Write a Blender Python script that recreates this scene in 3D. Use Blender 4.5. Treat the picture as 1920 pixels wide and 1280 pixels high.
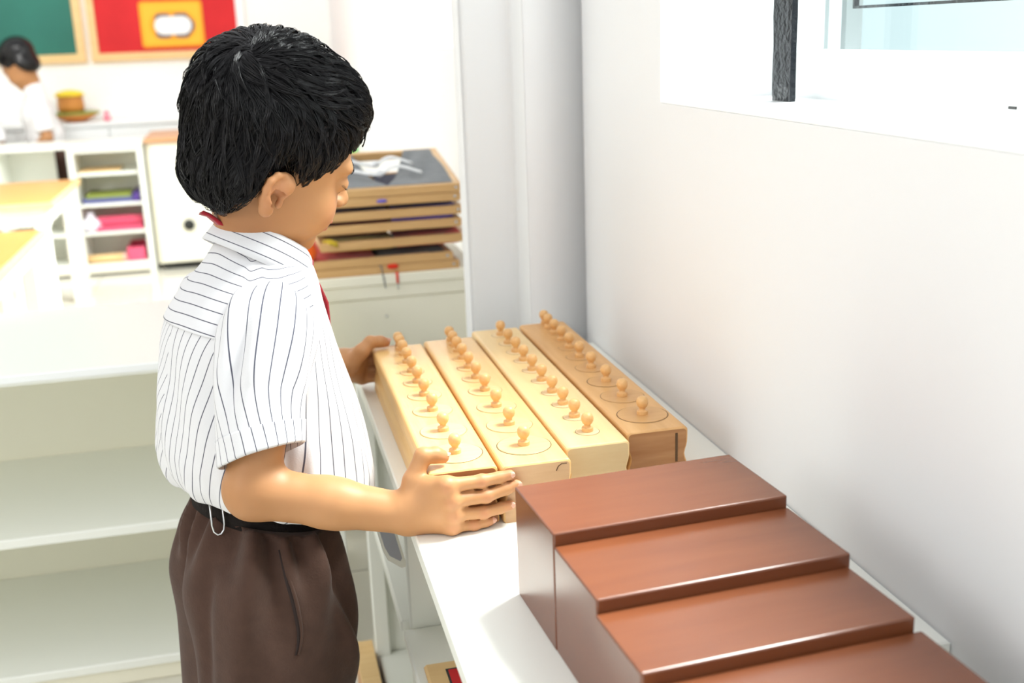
import bpy, bmesh, math, random
import numpy as np
from mathutils import Vector, Matrix
random.seed(7); RNG = np.random.RandomState(11)
for o in list(bpy.data.objects): bpy.data.objects.remove(o)
SC = bpy.context.scene
COL = SC.collection

# ------------------------------------------------------------------ camera
CAM_YAW, CAM_PITCH, CAM_ROLL = 0.2235, 0.2686, -0.0365
def cam_axes():
    f = Vector((math.sin(CAM_YAW)*math.cos(CAM_PITCH), math.cos(CAM_YAW)*math.cos(CAM_PITCH), -math.sin(CAM_PITCH)))
    r = Vector((math.cos(CAM_YAW), -math.sin(CAM_YAW), 0)); u = r.cross(f)
    c, s = math.cos(CAM_ROLL), math.sin(CAM_ROLL)
    return c*r + s*u, -s*r + c*u, f
cd = bpy.data.cameras.new('camera'); cam = bpy.data.objects.new('camera', cd); COL.objects.link(cam)
cr, cu, cf = cam_axes()
cam.matrix_world = Matrix(((cr.x, cu.x, -cf.x, -0.1987), (cr.y, cu.y, -cf.y, -0.7576), (cr.z, cu.z, -cf.z, 1.0181), (0, 0, 0, 1)))
cd.sensor_width = 36.0; cd.lens = 2106.6/1920*36.0; cd.clip_start = 0.02
cd.dof.use_dof = True; cd.dof.focus_distance = 1.09; cd.dof.aperture_fstop = 5.4; cd.dof.aperture_blades = 0
SC.camera = cam

# ------------------------------------------------------------------ sky, daylight, added fill lights, exposure
W = bpy.data.worlds.new('overcast_sky'); SC.world = W; W.use_nodes = True
bg = W.node_tree.nodes['Background']; bg.inputs[0].default_value = (0.95, 0.98, 1.0, 1); bg.inputs[1].default_value = 0.90
def area_light(name, loc, target, sx, sy, power, color=(1, 1, 1)):
    l = bpy.data.lights.new(name, 'AREA'); l.shape = 'RECTANGLE'; l.size = sx; l.size_y = sy; l.energy = power; l.color = color
    o = bpy.data.objects.new(name, l); COL.objects.link(o); o.location = loc
    o.rotation_euler = (Vector(target) - Vector(loc)).to_track_quat('-Z', 'Y').to_euler()
    return o
area_light('window_daylight', (1.65, 0.72, 3.17), (-0.10, 0.36, 0.66), 1.5, 1.25, 430, (1.0, 0.985, 0.965))
area_light('far_window_daylight', (2.18, 2.58, 2.98), (-0.9, 4.4, 0.6), 1.7, 1.4, 560, (1.0, 0.99, 0.97))
area_light('bookcase_fill', (-1.5, 2.9, 2.55), (-1.1, 5.0, .5), 1.2, .35, 26, (1.0, .98, .95))  # added light without a fixture, lifts the bookcase interior and back wall
area_light('left_fill', (-2.5, -1.1, 1.75), (-.5, 1.2, .45), 1.0, .9, 12, (1.0, .985, .96))  # added fill, no window here; brightens the wide shelf interior and the pillar
VS = SC.view_settings
VS.view_transform = 'Standard'; VS.look = 'None'; VS.gamma = 1.0; VS.use_curve_mapping = False; VS.exposure = 0.45
SC.cycles.max_bounces = 10; SC.cycles.diffuse_bounces = 6; SC.cycles.caustics_reflective = False; SC.cycles.caustics_refractive = False

# ------------------------------------------------------------------ materials
MATS = {}
def mat(name, col, rough=0.5, spec=0.5, noise=0.0, nscale=20, bump=0.0, bscale=60, coat=0.0, metallic=0.0, stretch=None, col2=None, sss=0.0, trans=0.0, sheen=0.0):
    m = bpy.data.materials.new(name); m.use_nodes = True; nt = m.node_tree; b = nt.nodes['Principled BSDF']
    b.inputs['Base Color'].default_value = (*col, 1); b.inputs['Roughness'].default_value = rough
    b.inputs['Specular IOR Level'].default_value = spec; b.inputs['Coat Weight'].default_value = coat
    b.inputs['Metallic'].default_value = metallic; b.inputs['Sheen Weight'].default_value = sheen
    if trans: b.inputs['Transmission Weight'].default_value = trans
    if sss:
        b.inputs['Subsurface Weight'].default_value = sss; b.inputs['Subsurface Radius'].default_value = (1, .35, .18); b.inputs['Subsurface Scale'].default_value = .006
    def coords():
        tc = nt.nodes.new('ShaderNodeTexCoord'); mp = nt.nodes.new('ShaderNodeMapping'); nt.links.new(tc.outputs['Object'], mp.inputs[0])
        if stretch: mp.inputs['Scale'].default_value = stretch
        return mp.outputs[0]
    if noise or col2:
        n = nt.nodes.new('ShaderNodeTexNoise'); n.inputs['Scale'].default_value = nscale; n.inputs['Detail'].default_value = 5
        nt.links.new(coords(), n.inputs['Vector'])
        r = nt.nodes.new('ShaderNodeValToRGB'); nt.links.new(n.outputs[0], r.inputs[0])
        c2 = col2 if col2 else tuple(c*(1-noise) for c in col); c1 = col if col2 else tuple(min(1, c*(1+noise*.6)) for c in col)
        r.color_ramp.elements[0].position = .3; r.color_ramp.elements[1].position = .7
        r.color_ramp.elements[0].color = (*c2, 1); r.color_ramp.elements[1].color = (*c1, 1)
        nt.links.new(r.outputs[0], b.inputs['Base Color'])
    if bump:
        n2 = nt.nodes.new('ShaderNodeTexNoise'); n2.inputs['Scale'].default_value = bscale; n2.inputs['Detail'].default_value = 4
        nt.links.new(coords(), n2.inputs['Vector'])
        bp = nt.nodes.new('ShaderNodeBump'); bp.inputs['Strength'].default_value = bump; bp.inputs['Distance'].default_value = .004
        nt.links.new(n2.outputs[0], bp.inputs['Height']); nt.links.new(bp.outputs[0], b.inputs['Normal'])
    MATS[name] = m
    return m
def wood(name, c1, c2, rough=.4, scale=9, axis=1, coat=0.0, spec=.4):
    st = [14, 14, 14]; st[axis] = 1.2
    return mat(name, c1, rough, spec, 0, scale, 0.06, 40, coat, 0, tuple(st), c2)
WALL = mat('wall_paint', (.765, .77, .78), .75, .2, bump=.05, bscale=35)
WALLBACK = mat('wall_paint_warm', (.90, .89, .86), .75, .2)
WHITE = mat('white_laminate', (.84, .85, .79), .32, .4)
CREAM = mat('cream_laminate', (.88, .85, .71), .38, .4)
TRIMW = mat('white_gloss_paint', (.88, .90, .90), .3, .5)
TILE = mat('glazed_floor_tile', (.72, .70, .62), .12, .5, noise=.05, nscale=3)
GROUT = mat('grout', (.42, .40, .34), .8)
IRON = mat('black_iron_paint', (.006, .008, .011), .22, .22, bump=1.0, bscale=95)
STAIRB = mat('brown_lacquer', (.150, .045, .016), .24, .55, col2=(.126, .036, .013), nscale=4, coat=.0, stretch=(2, 14, 14))
BLK = [wood('beech_block_honey', (.78, .50, .205), (.72, .44, .165)), wood('beech_block_golden', (.77, .49, .21), (.71, .43, .17)),
       wood('maple_block_pale', (.80, .58, .29), (.76, .53, .25)), wood('beech_block_tan', (.69, .40, .165), (.62, .34, .13))]
ENDG = [wood('end_grain_rust', (.42, .18, .07), (.36, .14, .05), axis=0), wood('end_grain_tan', (.60, .38, .21), (.50, .30, .15), axis=0),
        wood('end_grain_pale', (.62, .46, .25), (.57, .40, .21), axis=0), wood('end_grain_brown', (.44, .22, .09), (.33, .14, .05), axis=0)]
KNOBW = wood('knob_wood', (.73, .44, .19), (.67, .39, .155), .35, 30)
DISCW = [wood('disc_wood_honey', (.80, .53, .24), (.74, .47, .20), axis=0), wood('disc_wood_golden', (.78, .51, .235), (.72, .45, .195), axis=0),
         wood('disc_wood_pale', (.80, .61, .36), (.76, .56, .31), axis=0), wood('disc_wood_tan', (.63, .36, .15), (.58, .32, .125), axis=0)]
DARKGAP = mat('dark_joint', (.10, .05, .02), .8)
FRAMEW = wood('dressing_frame_wood', (.66, .41, .18), (.58, .34, .135), .45, 9, 0)
ORANGEW = wood('orange_table_wood', (.64, .30, .07), (.58, .25, .055), .35, 6, 0)
PALEW = wood('pale_board_frame_wood', (.80, .56, .27), (.74, .49, .22), .45, 6, 0)
GREEN = mat('chalkboard_green', (.028, .165, .125), .6, .3, noise=.15, nscale=3)
RED = mat('red_felt', (.62, .030, .035), .8, .2, noise=.1, nscale=5)
ORANGE = mat('orange_paper', (.85, .36, .02), .6, .3)
YELLOW = mat('yellow_plastic', (.90, .66, .03), .35); AMBER = mat('amber_paper', (.88, .47, .025), .6)
PAPER = mat('white_paper', (.88, .88, .88), .6, .2)
SLATE = mat('slate_paper', (.16, .13, .14), .7)
BLACKP = mat('black_plastic', (.012, .013, .012), .4)
STEEL = mat('steel', (.62, .63, .65), .25, .5, metallic=1)
def fabric(name, c, sheen=.2): return mat(name, c, .9, .2, noise=.12, nscale=60, bump=.15, bscale=400, sheen=sheen)
GREYF = fabric('grey_cloth', (.17, .18, .19)); NAVYF = fabric('navy_cloth', (.012, .014, .045)); PLUMF = fabric('plum_cloth', (.060, .010, .022))
MAROONF = fabric('maroon_cloth', (.10, .018, .012)); YELF = fabric('mustard_cloth', (.55, .38, .03)); REDF = fabric('scarlet_cloth', (.72, .035, .012)); BLACKF = fabric('black_cloth', (.012, .012, .013))
WHITEF = fabric('white_ribbon', (.80, .81, .82)); VIOLETF = fabric('violet_ribbon', (.16, .13, .55)); ORANGEF = fabric('orange_cloth', (.85, .13, .01))
PINKP = mat('pink_plastic', (.80, .10, .20), .35); GREENP = mat('olive_paper', (.28, .34, .06), .6); PURPLEP = mat('purple_paper', (.07, .03, .22), .5); BLUEP = mat('slate_blue_paper', (.10, .11, .28), .5)
BRIGHTG = mat('bright_green_plastic', (.08, .75, .10), .4)
TERRA = mat('orange_clay', (.62, .25, .05), .6, noise=.15, nscale=8)
def glass_mat(name):
    m = bpy.data.materials.new(name); m.use_nodes = True; nt = m.node_tree; nt.nodes.remove(nt.nodes['Principled BSDF'])
    t = nt.nodes.new('ShaderNodeBsdfTransparent'); t.inputs[0].default_value = (.95, .985, .985, 1); g = nt.nodes.new('ShaderNodeBsdfGlossy'); g.inputs['Roughness'].default_value = .02
    x = nt.nodes.new('ShaderNodeMixShader'); x.inputs[0].default_value = .05; nt.links.new(t.outputs[0], x.inputs[1]); nt.links.new(g.outputs[0], x.inputs[2])
    nt.links.new(x.outputs[0], nt.nodes['Material Output'].inputs[0]); return m
GLASS = glass_mat('window_glass')
OUTW = mat('outside_wall_paint', (.50, .60, .61), .8)
REVEALSHADE = mat('reveal_shade_grey', (.20, .23, .23), .6)  # grey of the shade painted on the window reveal
SKIN = None; HAIR = None

# ------------------------------------------------------------------ object helpers
ORG = {}
def empty(name, loc, label=None, cat=None, group=None, rz=0, kind=None):
    o = bpy.data.objects.new(name, None); COL.objects.link(o); o.location = loc; o.rotation_euler = (0, 0, rz); o.empty_display_size = .03
    ORG[o] = Vector(loc); o['_rz'] = rz
    tag(o, label, cat, group, kind); return o
def tag(o, label=None, cat=None, group=None, kind=None):
    if label: o['label'] = label
    if cat: o['category'] = cat
    if group: o['group'] = group
    if kind: o['kind'] = kind
    return o
def to_local(V, parent):
    V = np.asarray(V, float)
    if parent is None: return V
    V = V - np.array(ORG[parent])
    a = parent.get('_rz', 0)
    if a:
        c, s = math.cos(-a), math.sin(-a); V = np.stack([c*V[:, 0]-s*V[:, 1], s*V[:, 0]+c*V[:, 1], V[:, 2]], 1)
    return V
def link(name, me, m, parent=None):
    o = bpy.data.objects.new(name, me); COL.objects.link(o)
    if m is not None: me.materials.append(m)
    if parent is not None: o.parent = parent
    ORG[o] = ORG[parent] if parent is not None else Vector((0, 0, 0))
    if parent is not None and parent.get('_rz', 0): o['_rz'] = parent['_rz']
    return o
def part(name, V, F, m, parent=None, smooth=False, local=False):
    """V in world coordinates (or in the parent's own if local)"""
    me = bpy.data.meshes.new(name); V = np.asarray(V, float)
    if not local: V = to_local(V, parent)
    me.from_pydata(V.tolist(), [], [list(map(int, f)) for f in F] if not isinstance(F, np.ndarray) else F.tolist()); me.update()
    if smooth: me.shade_smooth()
    return link(name, me, m, parent)
def bm_part(name, bm, m, parent=None, smooth=False, local=False, fix=True):
    if fix: bmesh.ops.recalc_face_normals(bm, faces=bm.faces)
    V = np.array([v.co[:] for v in bm.verts]); bm.verts.index_update(); F = [[v.index for v in f.verts] for f in bm.faces]; bm.free()
    return part(name, V, F, m, parent, smooth, local)
def box_into(bm, x0, x1, y0, y1, z0, z1, bev=0.0, seg=1):
    vs = [bm.verts.new(p) for p in ((x0,y0,z0),(x1,y0,z0),(x1,y1,z0),(x0,y1,z0),(x0,y0,z1),(x1,y0,z1),(x1,y1,z1),(x0,y1,z1))]
    fs = [bm.faces.new([vs[i] for i in q]) for q in ((3,2,1,0),(4,5,6,7),(0,1,5,4),(1,2,6,5),(2,3,7,6),(3,0,4,7))]
    if bev:
        es = list({e for f in fs for e in f.edges}); bmesh.ops.bevel(bm, geom=es, offset=bev, segments=seg, profile=.5, affect='EDGES')
def box(name, x0, x1, y0, y1, z0, z1, m, parent=None, bev=0.002, seg=1, local=False):
    bm = bmesh.new(); box_into(bm, x0, x1, y0, y1, z0, z1, bev, seg); return bm_part(name, bm, m, parent, False, local)
def boxes(name, lst, m, parent=None, bev=0.0015):
    bm = bmesh.new()
    for b in lst: box_into(bm, *b, bev)
    return bm_part(name, bm, m, parent)
def lathe(profile, n=24, center=(0, 0, 0)):
    V = []; F = []; k = len(profile)
    for r, z in profile:
        for i in range(n):
            a = 2*math.pi*i/n; V.append((center[0]+r*math.cos(a), center[1]+r*math.sin(a), center[2]+z))
    for j in range(k-1):
        for i in range(n): F.append((j*n+i, j*n+(i+1) % n, (j+1)*n+(i+1) % n, (j+1)*n+i))
    F.append(tuple(range(n))[::-1]); F.append(tuple((k-1)*n+i for i in range(n)))
    return V, F
def tube(pts, rads, n=8, cap=True):
    pts = np.asarray(pts, float); k = len(pts); rads = np.broadcast_to(rads, (k,))
    T = np.gradient(pts, axis=0); T /= np.linalg.norm(T, axis=1)[:, None]+1e-12
    up = np.array([0, 0, 1.]) if abs(T[0, 2]) < .9 else np.array([1., 0, 0]); V = []; F = []
    N = np.cross(up, T[0]); N /= np.linalg.norm(N)
    for i in range(k):
        N = N - T[i]*(N@T[i]); N /= np.linalg.norm(N)+1e-12; B = np.cross(T[i], N)
        for j in range(n):
            a = 2*math.pi*j/n; V.append(pts[i]+rads[i]*(math.cos(a)*N+math.sin(a)*B))
    for i in range(k-1):
        for j in range(n): F.append((i*n+j, i*n+(j+1) % n, (i+1)*n+(j+1) % n, (i+1)*n+j))
    if cap: F.append(tuple(range(n))[::-1]); F.append(tuple((k-1)*n+j for j in range(n)))
    return np.array(V), F
def ribbon(pts, side, width, thick=.001):
    """flat strip along pts, widened along the unit vector(s) side, with thickness"""
    pts = np.asarray(pts, float); side = np.broadcast_to(np.asarray(side, float), pts.shape); w = np.broadcast_to(width, (len(pts),))[:, None]
    T = np.gradient(pts, axis=0); T /= np.linalg.norm(T, axis=1)[:, None]+1e-12; N = np.cross(T, side); N /= np.linalg.norm(N, axis=1)[:, None]+1e-12
    V = np.concatenate([pts-side*w/2+N*thick/2, pts+side*w/2+N*thick/2, pts+side*w/2-N*thick/2, pts-side*w/2-N*thick/2]); k = len(pts); F = []
    for i in range(k-1):
        for q in range(4): F.append((q*k+i, q*k+i+1, ((q+1) % 4)*k+i+1, ((q+1) % 4)*k+i))
    F.append((0, k, 2*k, 3*k)); F.append((k-1, 4*k-1, 3*k-1, 2*k-1)); return V, F
def merge(*ms):
    V = []; F = []; n = 0
    for v, f in ms:
        v = np.asarray(v); V.append(v); F += [tuple(i+n for i in q) for q in f]; n += len(v)
    return np.concatenate(V), F
def copy_tree(o, parent=None):
    c = o.copy(); COL.objects.link(c)
    if parent is not None: c.parent = parent
    ORG[c] = ORG.get(o, Vector((0, 0, 0)))
    for ch in list(o.children): copy_tree(ch, c)
    return c

# ================================================================== THE ROOM
FL = empty('floor', (0, 0, 0), kind='structure')
box('floor_slab', -3.2, .45, -2.0, 5.75, -.08, -.004, GROUT, FL, 0)
tile0 = None; TS = .60
for i in range(6):
    for j in range(13):
        x0 = .30-(i+1)*TS; y0 = -2.0+.294+(j-0)*TS-.0
        if tile0 is None:
            tile0 = box('tile', -TS/2+.002, TS/2-.002, -TS/2+.002, TS/2-.002, -.006, 0, TILE, FL, .0012, local=True); t = tile0
        else:
            t = tile0.copy(); COL.objects.link(t)
        t.location = (x0+TS/2, y0+TS/2, 0)
S = 'structure'
# wall on the right with two window openings, built as one solid with reveals
WX0, WX1 = .298, .56
def wall_slabs(lst, name, m, kind=S):
    o = boxes(name, lst, m, None, 0); o['kind'] = kind; return o
Y0, Y1, ZS, ZT = -.62, .562, .928, 2.15          # near window opening
Y2, Y3, ZS2 = 1.96, 3.35, .985                   # far window opening
wall_slabs([(WX0, WX1, -2.0, 5.75, 0, ZS), (WX0, WX1, -2.0, Y0, ZS, 3.1), (WX0, WX1, Y1, Y2, ZS, 3.1), (WX0, WX1, Y3, 5.75, ZS, 3.1),
            (WX0, WX1, Y0, Y1, ZT, 3.1), (WX0, WX1, Y2, Y3, ZS, ZS2), (WX0, WX1, Y2, Y3, ZT, 3.1)], 'wall_right', WALL)
wall_slabs([(-3.2, .56, 5.60, 5.75, 0, 3.1)], 'wall_back', WALLBACK)
wall_slabs([(-3.35, -3.2, -2.0, 5.75, 0, 3.1)], 'wall_left', WALLBACK)
# pillar in the corner beyond the shelf, with a soft plaster edge
bm = bmesh.new(); box_into(bm, .129, .30, .889, 1.10, 0, 3.1)
bmesh.ops.bevel(bm, geom=[e for e in bm.edges if abs(e.verts[0].co.x-.129) < 1e-4 and abs(e.verts[1].co.x-.129) < 1e-4 and abs(e.verts[0].co.z-e.verts[1].co.z) > 1], offset=.080, segments=16, affect='EDGES')
o = bm_part('wall_pillar', bm, WALL, None, True); md = o.modifiers.new('wn', 'WEIGHTED_NORMAL'); o['kind'] = S

def window(name, y0, y1, zs, zt, xp, mullions):
    w = empty(name, (xp, (y0+y1)/2, zs), kind=S)
    rail = boxes('window_frame', [(xp, xp+.05, y0, y1, zs, zs+.056), (xp, xp+.05, y0, y1, zt-.06, zt), (xp, xp+.05, y1-.022, y1, zs+.056, zt-.06), (xp, xp+.05, y0, y0+.045, zs+.056, zt-.06)], TRIMW, w, .002)
    for ym in mullions: box('window_mullion', xp, xp+.045, ym-.02, ym+.02, zs+.056, zt-.06, TRIMW, w, .002)
    box('window_pane', xp+.022, xp+.026, y0+.045, y1-.022, zs+.056, zt-.06, GLASS, w, 0)
    box('window_sill', WX0-.0, xp+.002, y0, y1, zs, zs+.003, TRIMW, w, .001)
    bolt = box('drain_slot', xp-.0012, xp, y0+(.105-y0), .115, zs+.010, zs+.0125, BLACKP, w, 0) if name.endswith('1') else None
    return w
W1 = window('window_1', Y0, Y1, ZS, ZT, .452, [-.10])
W2 = window('window_2', Y2, Y3, ZS2, ZT, .452, [2.75])
# black iron bars standing on the sills
def iron_bar(name, y, z0, label):
    w = empty(name, (.405, y, z0), label, 'window bar')
    bm = bmesh.new(); n = 40
    zz = np.linspace(z0+.003, ZT, n); rs = np.random.RandomState(int(y*100))
    rings = []
    for z in zz:
        j = rs.uniform(-.0006, .0006, 4)
        rings.append([bm.verts.new(p) for p in ((.400+j[0], y-.0225, z), (.407, y-.0225+j[1], z), (.407, y+.0225, z), (.400+j[2], y+.0225+j[3], z))])
    for a, b in zip(rings[:-1], rings[1:]):
        for q in range(4): bm.faces.new((a[q], a[(q+1) % 4], b[(q+1) % 4], b[q]))
    bm.faces.new(rings[0][::-1]); bm.faces.new(rings[-1])
    bm_part('bar', bm, IRON, w); return w
iron_bar('iron_window_bar', .448, ZS, 'black painted iron bar standing on the sill of the near window')
b2 = iron_bar('iron_window_bar', 2.27, ZS2, 'black iron bar in the far window beside the pillar edge')
V, F = tube([(.392, 2.24, 1.085), (.405, 2.30, 1.087)], .012, 10); part('white_clip', V, F, PAPER, b2, True)
# outside of the near window: neighbouring wall; grey strips as painted shade on the outer reveal and the dark gasket of the outer sash
o = boxes('wall_outside', [(5.0, 5.2, 1.0, 14.0, -.1, 2.6)], OUTW, None, 0); o['kind'] = S
boxes('reveal_shade_strips', [(.504, .516, .556, .562, ZS+.02, ZT), (.536, .558, .550, .562, ZS+.02, ZT)], REVEALSHADE, W1, 0)
boxes('sash_gasket', [(.494, .500, -.55, .462, 1.0300, 1.0330), (.494, .500, .458, .462, 1.033, 1.6)], IRON, W1, 0)

# ================================================================== RIGHT LOW SHELF (holds blocks and stair)
def low_shelf(name, x0, x1, y0, y1, zt, label, divs, openside='x', backx=True, round_r=.0):
    s = empty(name, ((x0+x1)/2, (y0+y1)/2, 0), label, 'shelf'); t = .018
    if round_r:
        bm = bmesh.new(); box_into(bm, x0, x1, y0, y1, zt-t, zt)
        es = [e for e in bm.edges if abs(e.verts[0].co.z-e.verts[1].co.z) > .01]
        bmesh.ops.bevel(bm, geom=es, offset=round_r, segments=6, affect='EDGES')
        bmesh.ops.bevel(bm, geom=[e for e in bm.edges if abs(e.verts[0].co.z-e.verts[1].co.z) < 1e-5 and len(e.link_faces) == 2 and abs(e.link_faces[0].normal.z-e.link_faces[1].normal.z) > .5], offset=.0015, segments=1, affect='EDGES')
        bm_part('top_panel', bm, WHITE, s)
    else: box('top_panel', x0, x1, y0, y1, zt-t, zt, WHITE, s)
    return s
RS = low_shelf('low_shelf', -.075, .297, -.102, .882, .55, 'low white open shelf along the right wall under the knobbed blocks', [], round_r=.028)
for y in (-.098, .474, .860): box('upright_panel', -.058 if y > .3 and y < .6 else -.070, .293, y, y+.018, .0, .532, WHITE, RS)
box('post', -.074, -.050, .846, .8595, .0, .532, WHITE, RS, .002)
box('shelf_board', -.068, .290, -.068, .472, .305, .321, WHITE, RS); box('shelf_board', -.068, .290, .494, .858, .305, .321, WHITE, RS)
box('bottom_board', -.068, .290, -.068, .858, .052, .068, WHITE, RS); box('back_panel', .281, .293, -.088, .876, .068, .532, CREAM, RS)
box('kick_board', -.05, -.036, -.068, .858, 0, .052, CREAM, RS)
RS2 = low_shelf('low_shelf', -.075, .236, -1.05, -.108, .55, 'second low white shelf beyond the first, under the near end of the brown stair', [], round_r=.028)
for y in (-1.046, -.130): box('upright_panel', -.070, .232, y, y+.018, 0, .532, WHITE, RS2)
box('shelf_board', -.068, .226, -1.026, -.132, .284, .300, WHITE, RS2); box('bottom_board', -.068, .226, -1.026, -.132, .052, .068, WHITE, RS2)
box('back_panel', .220, .232, -1.03, -.102, .068, .532, CREAM, RS2)
# card on the lower board and wooden block on the floor
c = empty('shape_card', (.03, .30, .321), 'beige wooden card with a red square lying on the board inside the low shelf', 'card')
box('card_board', -.058, .10, .215, .379, .3213, .3270, PALEW, c, .003); box('red_square', -.033, .075, .235, .358, .3270, .3280, RED, c, .0005); boxes('square_edge', [(-.0355, -.033, .2325, .3605, .3270, .3277), (-.033, .0775, .358, .3605, .3270, .3277)], BLACKP, c, 0)
c = empty('wooden_box', (-.085, .78, 0), 'small tan wooden box standing on the floor beside the post of the low shelf', 'box')
bm = bmesh.new(); box_into(bm, -.1035, -.0765, .66, .885, 0, .070, .0015); bm_part('box_body', bm, ORANGEW, c)
box('box_lid', -.1045, -.0755, .659, .886, .070, .078, PALEW, c, .001)

# ================================================================== BROWN STAIR
ang = .0622
size = [.10, .09, .08, .07]; y = .10; zlab = ['thickest brown lacquered stair prism at the far end touching the knobbed blocks', 'second thickest brown stair prism, one step below the thickest', 'brown stair prism third from the far end of the stair', 'thinnest visible brown stair prism cut by the bottom edge of the picture']
jit = [(0, 0), (.0004, .000), (-.0012, .004), (.0030, -.006)]
yy = .10
for k, s_ in enumerate(size):
    ca, sa = math.cos(ang), math.sin(ang); yc = yy-s_/2; xc = .10
    loc = (ca*xc-sa*yc+jit[k][0], sa*xc+ca*yc, .55)
    o = empty('stair_prism', loc, zlab[k], 'prism', 'brown stair prisms', ang+jit[k][1])
    bm = bmesh.new(); box_into(bm, -.10, .10, -s_/2+.0001, s_/2-.0001, 0, s_, .0016, 3); bm_part('prism_body', bm, STAIRB, o, False, True)
    yy -= s_

# ================================================================== KNOBBED CYLINDER BLOCKS
ex = [(-.058, .0112, .2490, .7230), (.0140, .0848, .2440, .7330), (.0878, .1560, .2735, .7620), (.1598, .2280, .2940, .7720)]
KY = [[.295, .364, .434, .492, .545, .591, .634, .671, .702, .7115-.0005+.0], [.295, .360, .424, .486, .538, .585, .627, .663, .693, .720],
      [.313, .361, .407, .453, .501, .547, .592, .635, .679, .725], [.345, .413, .473, .533, .584, .630, .669, .706, .739, .762]]
KY[0][8] = .698; KY[0][9] = .7155
KX = [-.0225, .0490, .1225, .1950]
DI = [[.055-.005*i for i in range(10)], [.055-.005*i for i in range(10)], [.025]*10, [.055-.005*i for i in range(10)]]
BL = ['leftmost knobbed cylinder block, held by the boy, honey coloured with rust end', 'second knobbed cylinder block from the left, golden with tan end face',
      'third knobbed cylinder block from the left, palest, with equal small cylinders', 'rightmost knobbed cylinder block next to the wall, tan with dark end grain']
BN = ['leftmost block', 'second block', 'pale third block', 'rightmost block by the wall']
ORD = ['nearest', 'second', 'third', 'fourth', 'fifth', 'sixth', 'seventh', 'eighth', 'ninth', 'farthest']
ZB, ZTOP = .55, .61
def block_profile(x0, x1):
    r = .0045; pts = []; zt = ZTOP
    def side(x, s):          # going down, from the top, with a finger groove
        q = []
        for a in np.linspace(90, 0, 5): q.append((x-s*r+s*r*math.cos(math.radians(a)), zt-r+r*math.sin(math.radians(a))))
        for z in np.linspace(.012, .048, 9): q.append((x-s*.0035*math.exp(-((z-.030)/.0085)**2), zt-z))
        q.append((x, ZB+.0015)); q.append((x-s*.0015, ZB)); return q
    R = side(x1, 1); Lf = side(x0, -1)[::-1]
    return Lf+R
def hexring(cx, cy, r, n): return [(cx+r*math.cos(2*math.pi*i/n), cy+r*math.sin(2*math.pi*i/n)) for i in range(n)]
for b in range(4):
    x0, x1, y0, y1 = ex[b]
    B = empty('cylinder_block', ((x0+x1)/2, (y0+y1)/2, ZB), BL[b], 'block', 'knobbed cylinder blocks')
    pr = block_profile(x0, x1); n = len(pr)
    # ends rounded a little: three inset rings at each end
    V = []; F = []
    cx, cz = (x0+x1)/2, (ZB+ZTOP)/2
    def ring(y, ins):
        return [(cx+(px-cx)*(1-ins/.035), y, cz+(pz-cz)*(1-ins/.03) if pz > cz else pz) for px, pz in pr]
    for y_, ins in ((y0, .0020), (y0+.0008, .0006), (y0+.0022, 0), (y1-.0022, 0), (y1-.0008, .0006), (y1, .0020)): V += ring(y_, ins)
    for k in range(5):
        for i in range(n): F.append((k*n+i, k*n+(i+1) % n, (k+1)*n+(i+1) % n, (k+1)*n+i))
    F.append(tuple(range(n))[::-1]); F.append(tuple(5*n+i for i in range(n)))
    bo = part('block_body', V, F, BLK[b], B); bo.data.materials.append(ENDG[b])
    for p in bo.data.polygons:
        if abs(p.normal.y) > .95: p.material_index = 1
        elif len(p.vertices) == 4: p.use_smooth = False
    if b == 3: box('filled_slot', .2135, .2160, y0-.0006, y0+.004, ZB+.022, ZTOP-.006, DARKGAP, B, 0)
    if b == 1: V, F = tube([(.0690, y0-.0002, ZTOP-.011), (.0712, y0-.0002, ZTOP-.0065), (.0745, y0-.0002, ZTOP-.0042), (.0800, y0-.0002, ZTOP-.0042)], .0005, 5); part('pencil_mark', V, F, DARKGAP, B)
    for i in range(10):
        d = DI[b][i]; r = d/2; cy = KY[b][i]; cx_ = KX[b]
        lab = '%s knobbed cylinder in the %s' % (ORD[i], BN[b])
        c = empty('knobbed_cylinder', (cx_, cy, ZTOP), lab, 'cylinder', 'knobbed cylinders in the ' + BN[b])
        # disc, a hair proud of the block, standing in a dark socket ring
        V, F = lathe([(r-.0001, -.0002), (r, .0002), (r-.0006, .0008), (.0005, .0008)], 40, (cx_, cy, ZTOP)); part('disc', V, F, DISCW[b], c)
        if i < 6 or b == 2:
            ro = r+.00035+(.0004 if (b, i) in ((3, 0), (1, 0), (0, 0), (3, 2)) else 0)
            V = [(x, y_, ZTOP+.00025) for x, y_ in hexring(cx_, cy, ro, 48)]+[(x, y_, ZTOP+.00025) for x, y_ in hexring(cx_, cy, r-.0003, 48)]
            part('socket_ring', V, [(k, (k+1) % 48, 48+(k+1) % 48, 48+k) for k in range(48)], DARKGAP, c)
        rb = min(.0062, r-.0002)
        V, F = lathe([(rb*.95, .0006), (rb, .0010), (rb, .0012), (rb, .0044), (rb*.985, .0048), (rb*.93, .0051), (min(.0044, rb*.8), .0052), (min(.0039, rb*.75), .0055), (.0034, .0066), (.0034, .0076), (.0042, .0087), (.0055, .0103), (.0064, .0125), (.0067, .0148), (.0062, .0176), (.0049, .0197), (.0030, .0209), (.0003, .0214)], 24, (cx_, cy, ZTOP))
        part('knob', V, F, KNOBW, c, True).data.set_sharp_from_angle(angle=math.radians(40))

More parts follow.
